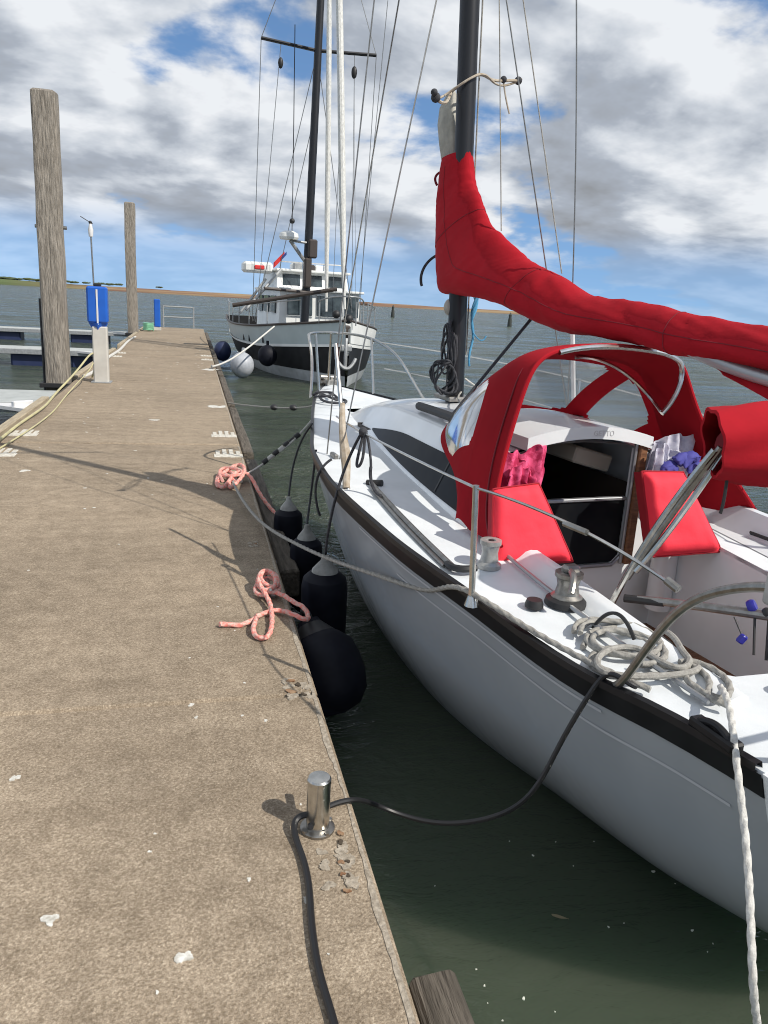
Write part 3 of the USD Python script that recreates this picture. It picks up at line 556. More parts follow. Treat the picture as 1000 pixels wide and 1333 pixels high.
# aft deck
part(boat, 'locker_lid', prism(Polygon([(-.30, .10), (-.33, .32), (0, .36), (.45, .34), (.5, .10)]).buffer(-.03).buffer(.03), 1.074, 1.10), 'white_gelcoat', smooth=25)
part(boat, 'locker_handle', tube([(-.24, .27, 1.10), (-.2, .275, 1.135), (-.02, .28, 1.135), (.04, .28, 1.10)], .011, 8), 'rubber_black')
part(boat, 'fuel_cap', box((.14, .08, .035), (-.16, .18, 1.115), .014), 'rubber_black')
part(boat, 'fairlead', [box((.05, .17, .03), (-.705, .16, 1.075), .013), tube([(-.71, .10, 1.082), (-.71, .16, 1.103), (-.71, .22, 1.082)], .011, 8)], 'black_band', 'black stern fairlead on the toe rail')
part(boat, 'deck_vent', lathe([(0, .03), (.03, .03), (.036, .012), (.036, 0), (0, 0)], (-.745, 1.07, 1.10), 18), 'rubber_black')
# winches
def winch(x, y, z, m, h=.13, r=.05):
    w = part(boat, 'winch', lathe([(0, 0), (r * 1.25, 0), (r * 1.25, .018), (r * .95, .03), (r * .82, h * .55), (r * .95, h * .8), (r * 1.1, h * .86), (r * 1.1, h), (r * .5, h), (r * .45, h * .9), (0, h * .9)], (x, y, z), 24), m)
    part(w, 'socket', lathe([(0, 0), (r * .3, 0), (r * .3, .012), (0, .012)], (x, y, z + h * .9), 10), 'rubber_black'); return w
winch(-.735, 1.46, 1.125, 'winch_white', .125, .042)
w2 = winch(-.60, 1.07, 1.115, 'dull_steel', .115, .05)
part(w2, 'base_collar', lathe([(0, 0), (.085, 0), (.08, .02), (.055, .035), (0, .035)], (-.60, 1.07, 1.10), 20), 'rubber_black')
part(w2, 'handle_grip', [tube([(-.60, 1.07, 1.235), (-.63, 1.0, 1.235), (-.665, .955, 1.19)], .013, 8), box((.07, .05, .05), (-.585, 1.085, 1.23), .012)], 'dull_steel')
part(boat, 'jib_track', [tube([(-.86, 2.62, deckz(-.86, 2.6) + .018), (-.90, 2.0, deckz(-.9, 2.0) + .018), (-.905, 1.46, deckz(-.9, 1.46) + .018)], .013, 8), tube([(-.885, 2.55, deckz(-.86, 2.6) + .012), (-.925, 2.0, deckz(-.9, 2.0) + .012), (-.93, 1.5, deckz(-.9, 1.46) + .012)], .008, 6)], 'dull_steel')
parts(boat, 'track_end', [tube([(-.915, 1.50, 1.14), (-.90, 1.42, 1.145), (-.83, 1.40, 1.15)], .016, 8), tube([(-.87, 2.66, 1.22), (-.80, 2.60, 1.23)], .02, 8, False)], 'rubber_black')
part(boat, 'coaming_track', tube([(-.60, 1.93, 1.205), (-.625, 1.2, 1.13), (-.60, .30, 1.083)], .009, 6), 'alloy_grey')

# mast, boom, sail cover
def MX(z): return -.045 * (z - 1.6)
part(boat, 'mast', tube([(MX(z), 3.39, z) for z in (1.58, 4, 8.6)], [.062, .06, .05], 14, False), 'mast_black')
part(boat, 'mast_step', [box((.2, .24, .03), (0, 3.39, 1.615), .01)], 'dull_steel')
U = [(3.33, 3.13), (3.285, 2.98), (3.19, 2.86), (3.08, 2.73), (2.88, 2.61), (2.68, 2.51), (2.5, 2.45), (2.35, 2.40), (2.06, 2.31), (1.64, 2.265), (1.29, 2.225), (.89, 2.19), (.3, 2.13), (-.1, 2.10)]
Lw = [(3.60, 3.10), (3.64, 2.90), (3.655, 2.70), (3.63, 2.46), (3.58, 2.29), (3.2, 2.275), (2.78, 2.225), (2.43, 2.15), (2.1, 2.09), (1.66, 2.075), (1.3, 2.04), (.88, 2.025), (.3, 1.97), (-.1, 1.94)]
Wd = [.085, .10, .11, .115, .125, .13, .13, .125, .115, .10, .095, .09, .085, .08]
tt = np.linspace(0, 13, 150); fU, fL = (PchipInterpolator(range(14), np.array(q)) for q in (U, Lw)); fW = PchipInterpolator(range(14), Wd)
P = []; ang = np.linspace(0, 2 * np.pi, 49)
for k in tt:
    u, l, w = fU(k), fL(k), float(fW(k)); c, h = (u + l) / 2, (u - l) / 2
    sh = np.sign(np.cos(ang)) * np.abs(np.cos(ang)) ** .9
    P.append(np.c_[np.sin(ang) * w * (1 - .22 * np.cos(ang)) + MX(c[1]) * np.clip(1 - (3.4 - c[0]) / 2, 0, 1), c[0] + h[0] * sh, c[1] + h[1] * sh])
P = np.array(P)
def swing(Q):
    Q = np.array(Q, float); f = np.clip((3.1 - Q[..., 1]) / 2.2, 0, 2); Q[..., 0] += .28 * f; Q[..., 1] += .26 * f; return Q
P = swing(P)
axis = np.repeat(tt[:, None], 49, 1)
fold = meshkit.fbm(np.stack([axis * 1.5 + np.cos(ang)[None] * 1.9, np.sin(ang)[None] * .9 + 0 * axis, np.cos(ang)[None] * .5 + .3 * axis], -1), 3, 3) - .5
fold += .30 * (meshkit.fbm(np.stack([axis * 7 + np.cos(ang)[None] * 1.6, np.sin(ang)[None] * .8 + 0 * axis, 0 * axis], -1), 2, 9) - .5)
cen = P.mean(1, keepdims=True); dr = P - cen; dr /= np.linalg.norm(dr, axis=2, keepdims=True) + 1e-9
fold[:, -1] = fold[:, 0]
P = P + dr * (.034 * fold * np.clip(axis / 1.5, .3, 1))[..., None]
cover = grid(P); cover = cover if cover.volume > 0 else grid(P, True)
e0 = np.repeat(P[-1].mean(0)[None], 49, 0); ec = grid(np.stack([P[-1], e0])); s0 = grid(np.stack([np.repeat(P[0].mean(0)[None], 49, 0), P[0]]))
part(boat, 'sail_cover', [cover, ec, s0], 'red_canvas', 'red canvas cover over the stowed mainsail', smooth=60)
for k0 in (30, 72, 112):
    part(boat, 'cover_seam', tube(cen[k0] + (P[k0] - cen[k0]) * 1.004, .0022, 5, False), 'dark_red_trim')
part(boat, 'cover_seam', tube(np.array([cen[k, 0] + (P[k, 36] - cen[k, 0]) * 1.004 for k in range(4, 146)]), .002, 5, False), 'dark_red_trim')
part(boat, 'boom', tube([(0, 3.32, 2.40), (.17, 1.7, 2.14), (.24, 1.22, 2.015), (.31, .7, 1.955), (.45, -.3, 1.86)], .032, 12), 'alloy_grey')
part(boat, 'cover_flap', thick(np.array([[[.22 + .11 * u + .004 * math.sin(5 * u + 3 * v), 1.34 - .75 * u - .05 * v, 2.01 - .06 * u - v * (.02 + .20 * u)] for v in np.linspace(0, 1, 6)] for u in np.linspace(0, 1, 12)]), .006), 'red_canvas')
# stowed sail head above the cover
sl = []
for z, yc, ry, rx in ((3.06, 3.55, .06, .05), (3.2, 3.58, .075, .06), (3.32, 3.60, .085, .065), (3.42, 3.61, .07, .055), (3.49, 3.59, .04, .03), (3.52, 3.58, .01, .01)):
    aa = np.linspace(0, 2 * np.pi, 25); wob = 1 + .16 * np.sin(3 * aa + z * 2) + .08 * np.sin(7 * aa + 3)
    sl.append(np.c_[MX(z) + np.cos(aa) * rx * wob, yc + np.sin(aa) * ry * wob, 0 * aa + z])
g = grid(np.array(sl)); g = g if g.volume > 0 else grid(np.array(sl), True)
part(boat, 'stowed_sail_head', g, 'sailcloth', 'pale head of the folded mainsail above the red cover', smooth=50)
part(boat, 'cover_tie', tube([(-.07, 3.64, 3.06), (-.12, 3.68, 3.02), (-.10, 3.69, 2.97)], .008, 6), 'dark_red_trim')
part(boat, 'gooseneck_strap', tube([(-.03, 3.70, 2.55), (-.13, 3.72, 2.47), (-.16, 3.72, 2.39), (-.15, 3.72, 2.33)], .010, 6), 'rope_dark')
part(boat, 'reefing_block', ball((MX(2.2) - .05, 3.42, 2.20), .035, 2, (1, 1, 1.5)), 'sailcloth')
# standing and running rigging
def wire(name, pts, r, m, label=None): part(boat, name, tube(pts, r, 6, len(pts) > 2), m, label)
wire('forestay', [(0, 6.08, 1.40), (MX(6.3), 3.42, 6.3)], .006, 'dull_steel')
wire('port_shroud', [(-.86, 3.2, 1.24), (MX(4.9), 3.39, 4.9)], .0045, 'dull_steel')
wire('port_shroud', [(-.90, 3.34, 1.24), (-.62, 3.36, 5.0), (MX(8.2), 3.39, 8.2)], .0045, 'dull_steel')
wire('starboard_shroud', [(.88, 3.2, 1.24), (MX(4.9), 3.39, 4.9)], .0045, 'dull_steel')
wire('starboard_shroud', [(.90, 3.34, 1.24), (.45, 3.36, 5.0), (MX(8.2), 3.39, 8.2)], .0045, 'dull_steel')
wire('spreader', [(-.62, 3.36, 5.0), (MX(5), 3.39, 5.02)], .016, 'mast_black'); wire('spreader', [(.45, 3.36, 5.0), (MX(5), 3.39, 5.02)], .016, 'mast_black')
part(boat, 'shroud_tube', tube([(.885, 3.25, 1.45), (.80, 3.28, 2.1)], .016, 8, False), 'antenna_white', 'white plastic tube over the starboard shroud')
wire('lazy_jack', [(.10, 2.42, 2.41), (MX(5.2), 3.33, 5.2)], .0035, 'rope_grey'); wire('lazy_jack', [(0.0, 2.95, 2.65), (MX(5.5) + .05, 3.33, 5.5)], .0035, 'rope_grey')
wire('halyard', [(MX(2) + .085, 3.40, 1.9), (MX(5) + .07, 3.36, 5.0), (MX(8.2) + .05, 3.35, 8.2)], .005, 'rope_grey')
wire('kicking_strap', [(.06, 2.62, 2.16), (-.40, 2.62, 1.60)], .009, 'rope_dark')
wire('deck_line', [(MX(2) + .03, 3.32, 1.66), (-.2, 2.9, 1.64), (-.25, 2.55, 1.63)], .006, 'rope_grey')
wire('deck_line', [(MX(2) + .05, 3.32, 1.75), (.18, 3.05, 1.63), (.22, 2.7, 1.63)], .006, 'rope_white')
rg = np.random.default_rng(2)
cl = []
for k in range(5):
    a = np.linspace(0, 2 * np.pi, 22); R = .12 + .03 * rg.random(); cl.append(tube(np.c_[-.10 + .03 * np.cos(a + k) + .02 * k * .3, 3.33 + .055 * np.cos(a) + .01 * k, 1.99 + R * np.sin(a) - .02 * k], .007, 6, False))
for k in range(6):
    a = np.linspace(0, 2 * np.pi, 22); cl.append(tube(np.c_[-.12 + .07 * np.cos(a) + .02 * rg.standard_normal(), 3.33 + .05 * np.sin(a * 2 + k), 1.75 + .10 * np.sin(a) + .02 * rg.standard_normal()], .007, 6, False))
part(boat, 'halyard_coil', cl, 'rope_dark', 'dark coiled halyards hanging at the mast foot')
a = np.linspace(0, 1, 12)
part(boat, 'blue_line', [tube(np.c_[MX(2.1) + .10 + .018 * np.sin(a * 9 + k), 3.36 + .02 * np.cos(a * 7 + k), 2.28 - a * (.30 + .05 * k)], .007, 6) for k in range(4)] + [tube([(MX(2) + .1, 3.36, 2.05), (MX(2) + .16, 3.34, 2.0), (MX(2) + .19, 3.34, 2.03)], .005, 6)], 'rope_blue', 'light blue line hanging beside the mast')
part(boat, 'mast_lashing', [tube([(-.42, 3.083, 3.326), (-.2, 3.38, 3.423), (MX(3.5) - .06, 3.44, 3.484), (MX(3.5), 3.455, 3.52), (MX(3.5) + .065, 3.40, 3.57), (.15, 3.528, 3.60), (.3, 3.6, 3.63), (.42, 3.633, 3.649)], .009, 6),
     tube([(-.42, 3.09, 3.34), (-.2, 3.37, 3.45), (MX(3.5) - .05, 3.32, 3.5), (MX(3.5) + .06, 3.33, 3.56), (.16, 3.51, 3.58), (.42, 3.62, 3.66)], .007, 6), tube([(.27, 3.59, 3.63), (.30, 3.6, 3.54), (.34, 3.6, 3.44)], .006, 6)], 'rope_tan', 'pale rope tied round the mast between the shrouds')
parts(boat, 'lashing_knot', [ball((-.42, 3.08, 3.33), .028, 1), ball((.40, 3.63, 3.65), .026, 1), ball((.27, 3.59, 3.63), .022, 1), ball((-.44, 3.06, 3.35), .02, 1)], 'rope_dark')

# pulpit, stanchions, lifelines
part(boat, 'pulpit', [tube([(-.42, 5.45, 1.34), (-.40, 5.62, 1.85), (-.36, 5.75, 1.89), (-.10, 6.05, 1.895), (.10, 6.05, 1.895), (.30, 5.86, 1.86), (.43, 5.5, 1.72), (.50, 5.22, 1.50), (.58, 5.0, 1.32)], .0135, 8, n=60),
    tube([(-.22, 5.86, 1.35), (-.26, 5.90, 1.89)], .0135, 8, False), tube([(-.04, 6.15, 1.37), (-.06, 6.05, 1.89)], .0135, 8, False), tube([(.28, 5.70, 1.35), (.29, 5.86, 1.865)], .0125, 8, False)], 'stainless', 'stainless pulpit rail at the bow')
part(boat, 'bow_roller', [box((.12, .22, .06), (0, 6.26, 1.40), .012), cyl((-.08, 6.3, 1.44), (.08, 6.3, 1.44), .03)], 'dull_steel')
part(boat, 'bow_lashing', [tube([(-.38, 5.5, 1.36), (-.30, 5.40, 1.40), (-.2, 5.45, 1.37), (-.26, 5.2, 1.36), (-.36, 5.3, 1.39), (-.4, 5.1, 1.36), (-.28, 5.0, 1.355), (-.2, 5.2, 1.36)], .011, 6), tube([(-.42, 5.3, 1.37), (-.34, 5.15, 1.40), (-.25, 5.35, 1.40), (-.36, 5.5, 1.38)], .011, 6)], 'rope_dark', 'tangle of dark line at the bow cleat')
part(boat, 'stanchion', [tube([(-.975, 1.15, 1.09), (-.985, 1.18, 1.565)], .0125, 10, False), lathe([(0, 0), (.03, 0), (.018, .04), (0, .04)], (-.975, 1.15, 1.095), 10)], 'stainless')
st2 = part(boat, 'stanchion', [tube([(-1.0, 2.60, 1.20), (-.97, 3.02, 1.96)], .0125, 10, False)], 'stainless', 'leaning forward stanchion wrapped with tan rope')
part(st2, 'rope_wrap', tube([(-1.012, 2.60, 1.21), (-.995, 2.70, 1.40), (-1.0, 2.72, 1.46), (-.975, 2.84, 1.64)], [.02, .03, .022, .016], 8), 'rope_tan')
part(boat, 'stanchion', tube([(.93, 1.15, 1.09), (.94, 1.15, 1.60)], .0125, 8, False), 'stainless'); part(boat, 'stanchion', tube([(.97, 3.35, 1.24), (.99, 3.4, 1.76)], .0125, 8, False), 'stainless')
wire('lifeline', [(-.985, 1.18, 1.555), (-.965, 2.48, 1.535), (-.965, 2.97, 1.55)], .0055, 'stainless'); wire('lifeline', [(-.985, 1.18, 1.555), (-.90, .62, 1.55), (-.80, .29, 1.47)], .0055, 'stainless')
parts(boat, 'lifeline_toggle', [cyl((-.915, .70, 1.552), (-.90, .60, 1.55), .011, 8), cyl((-.81, .33, 1.485), (-.80, .29, 1.47), .013, 8)], 'dull_steel')
wire('lifeline', [(.30, 5.86, 1.84), (.99, 3.4, 1.75), (.94, 1.15, 1.59)], .005, 'stainless'); wire('lifeline', [(.36, 5.65, 1.60), (.98, 3.38, 1.50), (.935, 1.15, 1.34)], .005, 'stainless')
part(boat, 'pushpit', [tube([(-.79, .50, 1.06), (-.79, .42, 1.18), (-.795, .27, 1.42), (-.80, .10, 1.545), (-.80, -.06, 1.60), (-.72, -.28, 1.62), (0, -.34, 1.63), (.72, -.28, 1.62), (.80, -.06, 1.60), (.79, .5, 1.06)], .0135, 10, n=90),
    tube([(-.62, .03, 1.06), (-.62, -.30, 1.62)], .0125, 8, False), tube([(.62, .03, 1.06), (.62, -.30, 1.62)], .0125, 8, False)], 'dull_steel', 'steel pushpit rail at the stern')
part(boat, 'stern_clamp', [box((.034, .04, .16), (-.80, -.015, 1.625), .008), box((.042, .045, .03), (-.80, -.015, 1.71), .008)], 'galvanised')
part(boat, 'tiller', [tube([(-.33, .98, 1.13), (-.16, .74, 1.17), (.0, .48, 1.21)], [.014, .018, .02], 10), tube([(.0, .48, 1.21), (.13, .28, 1.24), (.30, .0, 1.25)], .026, 10)], 'dull_steel')
part(boat, 'tiller_grip', tube([(-.36, 1.02, 1.12), (-.27, .90, 1.14)], .017, 8, False), 'rubber_black')
parts(boat, 'mainsheet_block', [lathe([(0, 0), (.022, 0), (.026, .008), (.026, .02), (.022, .028), (0, .028)], (-.10, .66, 1.20), 14, (.5, -.6, .5)), box((.03, .022, .035), (-.17, .60, 1.11), .008, (.3, .5, .2))], 'block_blue')
part(boat, 'mainsheet_jam', [ball((-.07, .60, 1.20), .022, 1), cyl((-.095, .63, 1.185), (-.12, .58, 1.05), .005, 6), cyl((-.07, .59, 1.19), (-.09, .55, 1.04), .006, 6), cyl((-.16, .66, 1.17), (-.17, .60, 1.12), .003, 6)], 'rubber_black')
part(boat, 'cable_hook', tube([(-.62, .86, 1.09), (-.63, .72, 1.20), (-.60, .66, 1.13)], .007, 6), 'rubber_black')
parts(boat, 'shroud_plate', [box((.03, .10, .05), (-.88, 3.25, 1.25), .008), box((.03, .10, .05), (.89, 3.25, 1.25), .008)], 'dull_steel')

# spray hood
def curve3(pts, n): return spline(pts, n)
NU = 121
A = curve3([(-.66, 1.50, 1.20), (-.625, 1.64, 1.33), (-.545, 1.735, 1.57), (-.465, 1.765, 1.84), (-.385, 1.78, 1.985), (-.22, 1.80, 2.045), (0, 1.81, 2.065), (.24, 1.80, 2.055), (.40, 1.78, 2.01), (.50, 1.77, 1.87), (.62, 1.74, 1.66), (.80, 1.68, 1.42), (.97, 1.64, 1.22)], NU)
M = curve3([(-.672, 1.78, 1.195), (-.64, 1.88, 1.31), (-.565, 2.01, 1.54), (-.48, 2.06, 1.76), (-.40, 2.09, 1.925), (-.2, 2.13, 1.985), (0, 2.15, 2.00), (.22, 2.14, 1.985), (.42, 2.10, 1.93), (.51, 2.06, 1.79), (.60, 2.04, 1.60), (.68, 2.0, 1.42), (.75, 1.95, 1.22)], NU)
B = curve3([(-.668, 1.94, 1.20), (-.642, 1.985, 1.27), (-.59, 2.15, 1.385), (-.505, 2.50, 1.475), (-.415, 2.63, 1.55), (-.2, 2.70, 1.60), (0, 2.72, 1.615), (.2, 2.70, 1.60), (.42, 2.60, 1.555), (.51, 2.5, 1.475), (.60, 2.32, 1.37), (.67, 2.14, 1.27), (.735, 2.02, 1.165)], NU)
hood = part(boat, 'spray_hood', thick(np.array([A * (1 - v) + M * v + np.array([0, 0, .028]) * np.sin(np.pi * v) * np.clip((A[:, 2:] - 1.8) / .2, 0, 1) for v in np.linspace(0, 1, 12)]), .005), 'red_canvas_thin', 'red canvas spray hood over the companionway', smooth=50)
NV = 40; vv = np.linspace(0, 1, NV); uu = np.linspace(0, 1, NU)
F = np.array([M * (1 - v) + B * v + np.array([0, .03, .02]) * math.sin(math.pi * v) for v in vv])
uc, vc = np.meshgrid((uu[1:] + uu[:-1]) / 2, (vv[1:] + vv[:-1]) / 2)
def rrect(u0, u1, v0, v1, r=.035, sk=0.0):
    du = np.maximum(np.abs(uc + sk * (vc - .5) - (u0 + u1) / 2) - (u1 - u0) / 2 + r, 0); dv = np.maximum(np.abs(vc - (v0 + v1) / 2) * .35 - (v1 - v0) / 2 * .35 + r, 0)
    return du ** 2 + dv ** 2 < r ** 2
wins = [rrect(.175, .325, .10, .88), rrect(.385, .635, .10, .86), rrect(.68, .80, .10, .84)]
g = grid(F); nq = (NV - 1) * (NU - 1); anyw = np.any(wins, 0)
def sub(mask):
    q = np.r_[mask.ravel(), mask.ravel()]; m = trimesh.Trimesh(g.vertices, g.faces[q], process=False); m.remove_unreferenced_vertices(); return m
part(hood, 'windscreen_surround', sub(~anyw), 'red_canvas_thin', smooth=50)
for w in wins: part(hood, 'clear_panel', sub(w), 'clear_vinyl', smooth=60)
part(hood, 'aft_hoop', tube(np.vstack([A[46:82:3] + [0, -.012, -.004], [(.43, 1.77, 1.955), (.425, 1.765, 1.90), (.39, 1.76, 1.82), (.335, 1.76, 1.75)]]), .0125, 10), 'stainless')
part(hood, 'aft_hem', tube(A + [0, -.002, .002], .011, 8, False), 'red_canvas')
part(hood, 'fore_hoop', tube([(.05, 2.13, 1.985), (.22, 2.12, 1.97), (.35, 2.06, 1.90), (.44, 1.98, 1.80), (.45, 1.90, 1.74)], .009, 8), 'stainless')
part(hood, 'seam', tube((A * .72 + M * .28)[:40] + [-.004, 0, .004], .004, 5, False), 'dark_red_trim')

# folded bimini across the cockpit
bx_, bring = np.linspace(0, 1, 34), np.linspace(0, 2 * np.pi, 37); BP = []
for u in bx_:
    cxx = -.315 + 1.02 * u; rr = .092 + .045 * math.sin(math.pi * min(1, u * 1.25 + .12)) - .02 * u
    w_ = 1 + .10 * np.sin(3 * bring + 5 * u) * min(1, u * 3 + .25) + .05 * np.sin(7 * bring + 11 * u)
    BP.append(np.c_[cxx + .05 * np.cos(bring) * (1 - u) ** 2 - .03 * np.sin(bring) * (1 - u) ** 2, .745 + rr * w_ * np.cos(bring), 1.80 + rr * 1.12 * w_ * np.sin(bring)])
BP = np.array(BP); BP[:, -1] = BP[:, 0]
inner = np.array([np.c_[BP[k][:, 0], .745 + (BP[k][:, 1] - .745) * .90, 1.80 + (BP[k][:, 2] - 1.80) * .90] for k in range(10)])
endc = grid(np.stack([inner[-1], np.repeat(inner[-1].mean(0)[None], 37, 0)])); gb = grid(BP)
bim = part(boat, 'folded_bimini', [gb, grid(inner, True), grid(np.stack([inner[0], BP[0]])), endc, grid(np.stack([BP[-1], np.repeat(BP[-1].mean(0)[None], 37, 0)]))], 'red_canvas', 'red folded bimini roll on its tube frame at the right', smooth=60)
part(bim, 'inner_roll', [tube([(-.24, .75, 1.78), (0, .75, 1.79), (.5, .75, 1.79)], [.06, .07, .06], 14)], 'dark_red_trim')
part(bim, 'frame_tube', tube([(-.42, 1.03, 1.07), (-.36, .92, 1.42), (-.285, .76, 1.77)], .0125, 8), 'stainless')
part(bim, 'frame_tube', tube([(-.39, .985, 1.22), (-.345, .895, 1.44), (-.265, .755, 1.78)], .0125, 8), 'dull_steel')
part(bim, 'frame_tube', tube([(-.385, .95, 1.26), (-.325, .875, 1.44), (-.245, .75, 1.77)], .0115, 8), 'stainless')
part(bim, 'frame_tube', tube([(.74, 1.03, 1.2), (.70, .76, 1.77)], .0125, 8, False), 'stainless')
part(bim, 'frame_foot', box((.04, .05, .03), (-.42, 1.03, 1.07), .008), 'dull_steel')
part(bim, 'strap', tube([(-.25, .72, 1.70), (-.25, .715, 1.60), (-.255, .715, 1.55)], .006, 6), 'rubber_black')

# ------------------------------------------------------------------ loose things aboard
def cushion(name, corners, th, m, label, base):
    """A soft square cushion from four corners (bottom-left, bottom-right, top-right, top-left)."""
    c = np.array(corners, float); n = np.cross(c[1] - c[0], c[3] - c[0]); n /= np.linalg.norm(n)
    u = np.linspace(0, 1, 22); top, bot = [], []
    for s in u:
        q = [(c[0] * (1 - s) + c[1] * s) * (1 - t) + (c[3] * (1 - s) + c[2] * s) * t for t in u]
        puff = np.array([th * (1 + .22 * (meshkit.fbm(np.array([[s * 3.1, t * 3.7, base[0]]]), 3, 5)[0] - .5)) * (.62 + .38 * (np.clip(4 * s * (1 - s) * 2.5, 0, 1) * np.clip(4 * t * (1 - t) * 2.5, 0, 1)) ** .6) for t in u])
        ed = np.array([(min(s, 1 - s, t, 1 - t) > 1e-6) for t in u])
        top.append(np.array(q) + n * puff[:, None]); bot.append(np.array(q))
    top, bot = np.array(top), np.array(bot)
    t = thing(name, label, 'cushion', base, BOAT)
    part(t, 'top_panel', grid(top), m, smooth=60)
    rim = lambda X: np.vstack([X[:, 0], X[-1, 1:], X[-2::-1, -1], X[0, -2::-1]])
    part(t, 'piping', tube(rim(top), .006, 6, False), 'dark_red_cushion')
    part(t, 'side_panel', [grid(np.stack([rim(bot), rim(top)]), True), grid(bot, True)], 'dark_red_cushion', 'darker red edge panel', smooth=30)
cushion('cushion', [(-.68, 1.57, 1.09), (-.29, 1.52, 1.10), (-.425, 1.66, 1.435), (-.645, 1.68, 1.41)], .09, 'red_cushion', 'bright red cushion leaning at the port side of the companionway', (-.45, 1.5, 1.1))
cushion('cushion', [(.24, 1.62, 1.06), (.59, 1.54, 1.09), (.44, 1.72, 1.455), (.20, 1.74, 1.46)], .135, 'red_cushion', 'bright red cushion leaning against the starboard cockpit bulkhead', (.4, 1.6, 1.05))
single('beach_towel', [drape(-.515, -.295, 1.20, 1.565, 1.815, .022, 3), drape(-.47, -.33, 1.22, 1.50, 1.775, .022, 9)], 'pink_fabric', 'crumpled pink and magenta towel hanging behind the port red cushion', 'towel', (-.45, 1.8, 1.25), BOAT)
single('white_bag', [drape(.38, .62, 1.36, 1.62, 1.83, .028, 14), drape(.36, .50, 1.36, 1.58, 1.78, .025, 17)], 'cloth_white', 'crumpled white cloth bag above the starboard cushion', 'bag', (.5, 1.84, 1.4), BOAT)
def rumple(pts, r, seed):
    out = []
    for k, c in enumerate(pts):
        b = ball(c, r, 3, (1.1, .6, .75)); v = np.array(b.vertices); b.vertices = v + (meshkit.fbm(v * 20, 3, seed + k)[:, None] - .5) * r * 1.3; out.append(b)
    return out
single('blue_jumper', rumple([(.44, 1.76, 1.475), (.49, 1.745, 1.515), (.55, 1.74, 1.52), (.60, 1.75, 1.48)], .05, 20), 'cloth_blue', 'dark blue bundle of clothing on top of the starboard cushion', 'clothing', (.5, 1.74, 1.45), BOAT)
single('red_cloth', rumple([(.64, 1.75, 1.47), (.69, 1.74, 1.49), (.75, 1.75, 1.46)], .045, 30), 'cloth_red', 'small dark red cloth bundle beside the blue clothing', 'clothing', (.68, 1.73, 1.45), BOAT)
# rope heap on the side deck
def rd(pts, up=.0): return [(x, y, deckz(x, y) + .014 + up) for x, y in pts]
coil = [(-.744, .745), (-.641, .82), (-.547, .832), (-.455, .786), (-.43, .70), (-.45, .61), (-.47, .55), (-.532, .525), (-.569, .594), (-.60, .677), (-.674, .708), (-.766, .669), (-.785, .592), (-.736, .543), (-.641, .508), (-.53, .49), (-.47, .508), (-.44, .57), (-.46, .653), (-.50, .703)]
coil2 = [(-.72, .80), (-.60, .86), (-.50, .80), (-.47, .70), (-.52, .62), (-.62, .60), (-.70, .66), (-.71, .74), (-.62, .79), (-.53, .74), (-.50, .64), (-.55, .56), (-.65, .55)]
loop = [(-.52, .52), (-.46, .49), (-.45, .40), (-.51, .31), (-.565, .30), (-.585, .37), (-.56, .45), (-.50, .49), (-.51, .40), (-.575, .33), (-.565, .25)]
single('rope_coil', [rope(rd(coil), .0105), rope(rd(coil2, .022), .010), rope(rd([(x * .93 - .055, y * 1.06 - .02) for x, y in coil2[::-1]], .012), .010), tube(rd([(x + .03 * math.sin(9 * y), y - .05) for x, y in coil[3:17]], .03), .011, 8), rope(rd(loop, .02), .010)], 'rope_grey', 'heap of grey mooring line lying on the port side deck', 'rope', (-.6, .65, 1.08), BOAT)

# ------------------------------------------------------------------ fenders and lines
def fender_v(name, label, c, r, h, m='navy_fender', cone='fender_white', line=None, cat='fender', group=None):
    t = thing(name, label, cat, c, group=group); x, y, z = c
    part(t, 'body', lathe([(0, -h), (r * .5, -h + .01), (r * .9, -h + r * .5), (r, -h + r), (r, -r * .7), (r * .93, -r * .3), (r * .62, -.0), (0, 0)], c, 24), m)
    part(t, 'top_cone', lathe([(0, -.015), (r * .60, -.012), (r * .55, .015), (r * .2, .07), (r * .15, .10), (0, .10)], c, 18), cone)
    if line is not None: part(t, 'lanyard', tube([(x, y, z + .11)] + line, .008, 6), 'rope_dark')
    return t
B2 = lambda *p: tuple(boatpt(*p))
fender_v('fender', 'dark fender with pale cap farthest forward by the bow', (.73, 5.90, .58), .115, .5, line=[(.78, 6.0, .95), B2(-.80, 4.05, 1.33)])
fender_v('fender', 'dark fender with white cone cap second from the bow', (.77, 5.15, .57), .115, .55, line=[(.80, 5.2, .9), B2(-.95, 3.42, 1.26)])
fender_v('fender', 'thick dark fender with pale cone below the coach window', (.76, 4.30, .63), .14, .58, line=[B2(-1.10, 2.62, .95), B2(-1.075, 2.55, 1.22), B2(-.97, 2.50, 1.54)])
lf = thing('fender', 'largest dark blue fender, slung sideways in the gap at the widest part of the hull', 'fender', (.72, 3.5, .3))
ax = np.array([.30, -.62, -.72]); c0 = np.array([.60, 3.87, .50])
part(lf, 'body', lathe([(0, .0), (.06, .0), (.075, .06), (.14, .12), (.185, .18), (.195, .26), (.19, .36), (.16, .45), (.10, .51), (0, .53)], c0, 28, ax), 'navy_fender')
part(lf, 'eye', [torus(c0 - ax / np.linalg.norm(ax) * .02, .045, .018, (1, .3, .2)), lathe([(.05, .0), (.085, .05), (.12, .10), (.115, .105), (.08, .055), (.045, .01)], c0, 20, ax)], 'rubber_black')
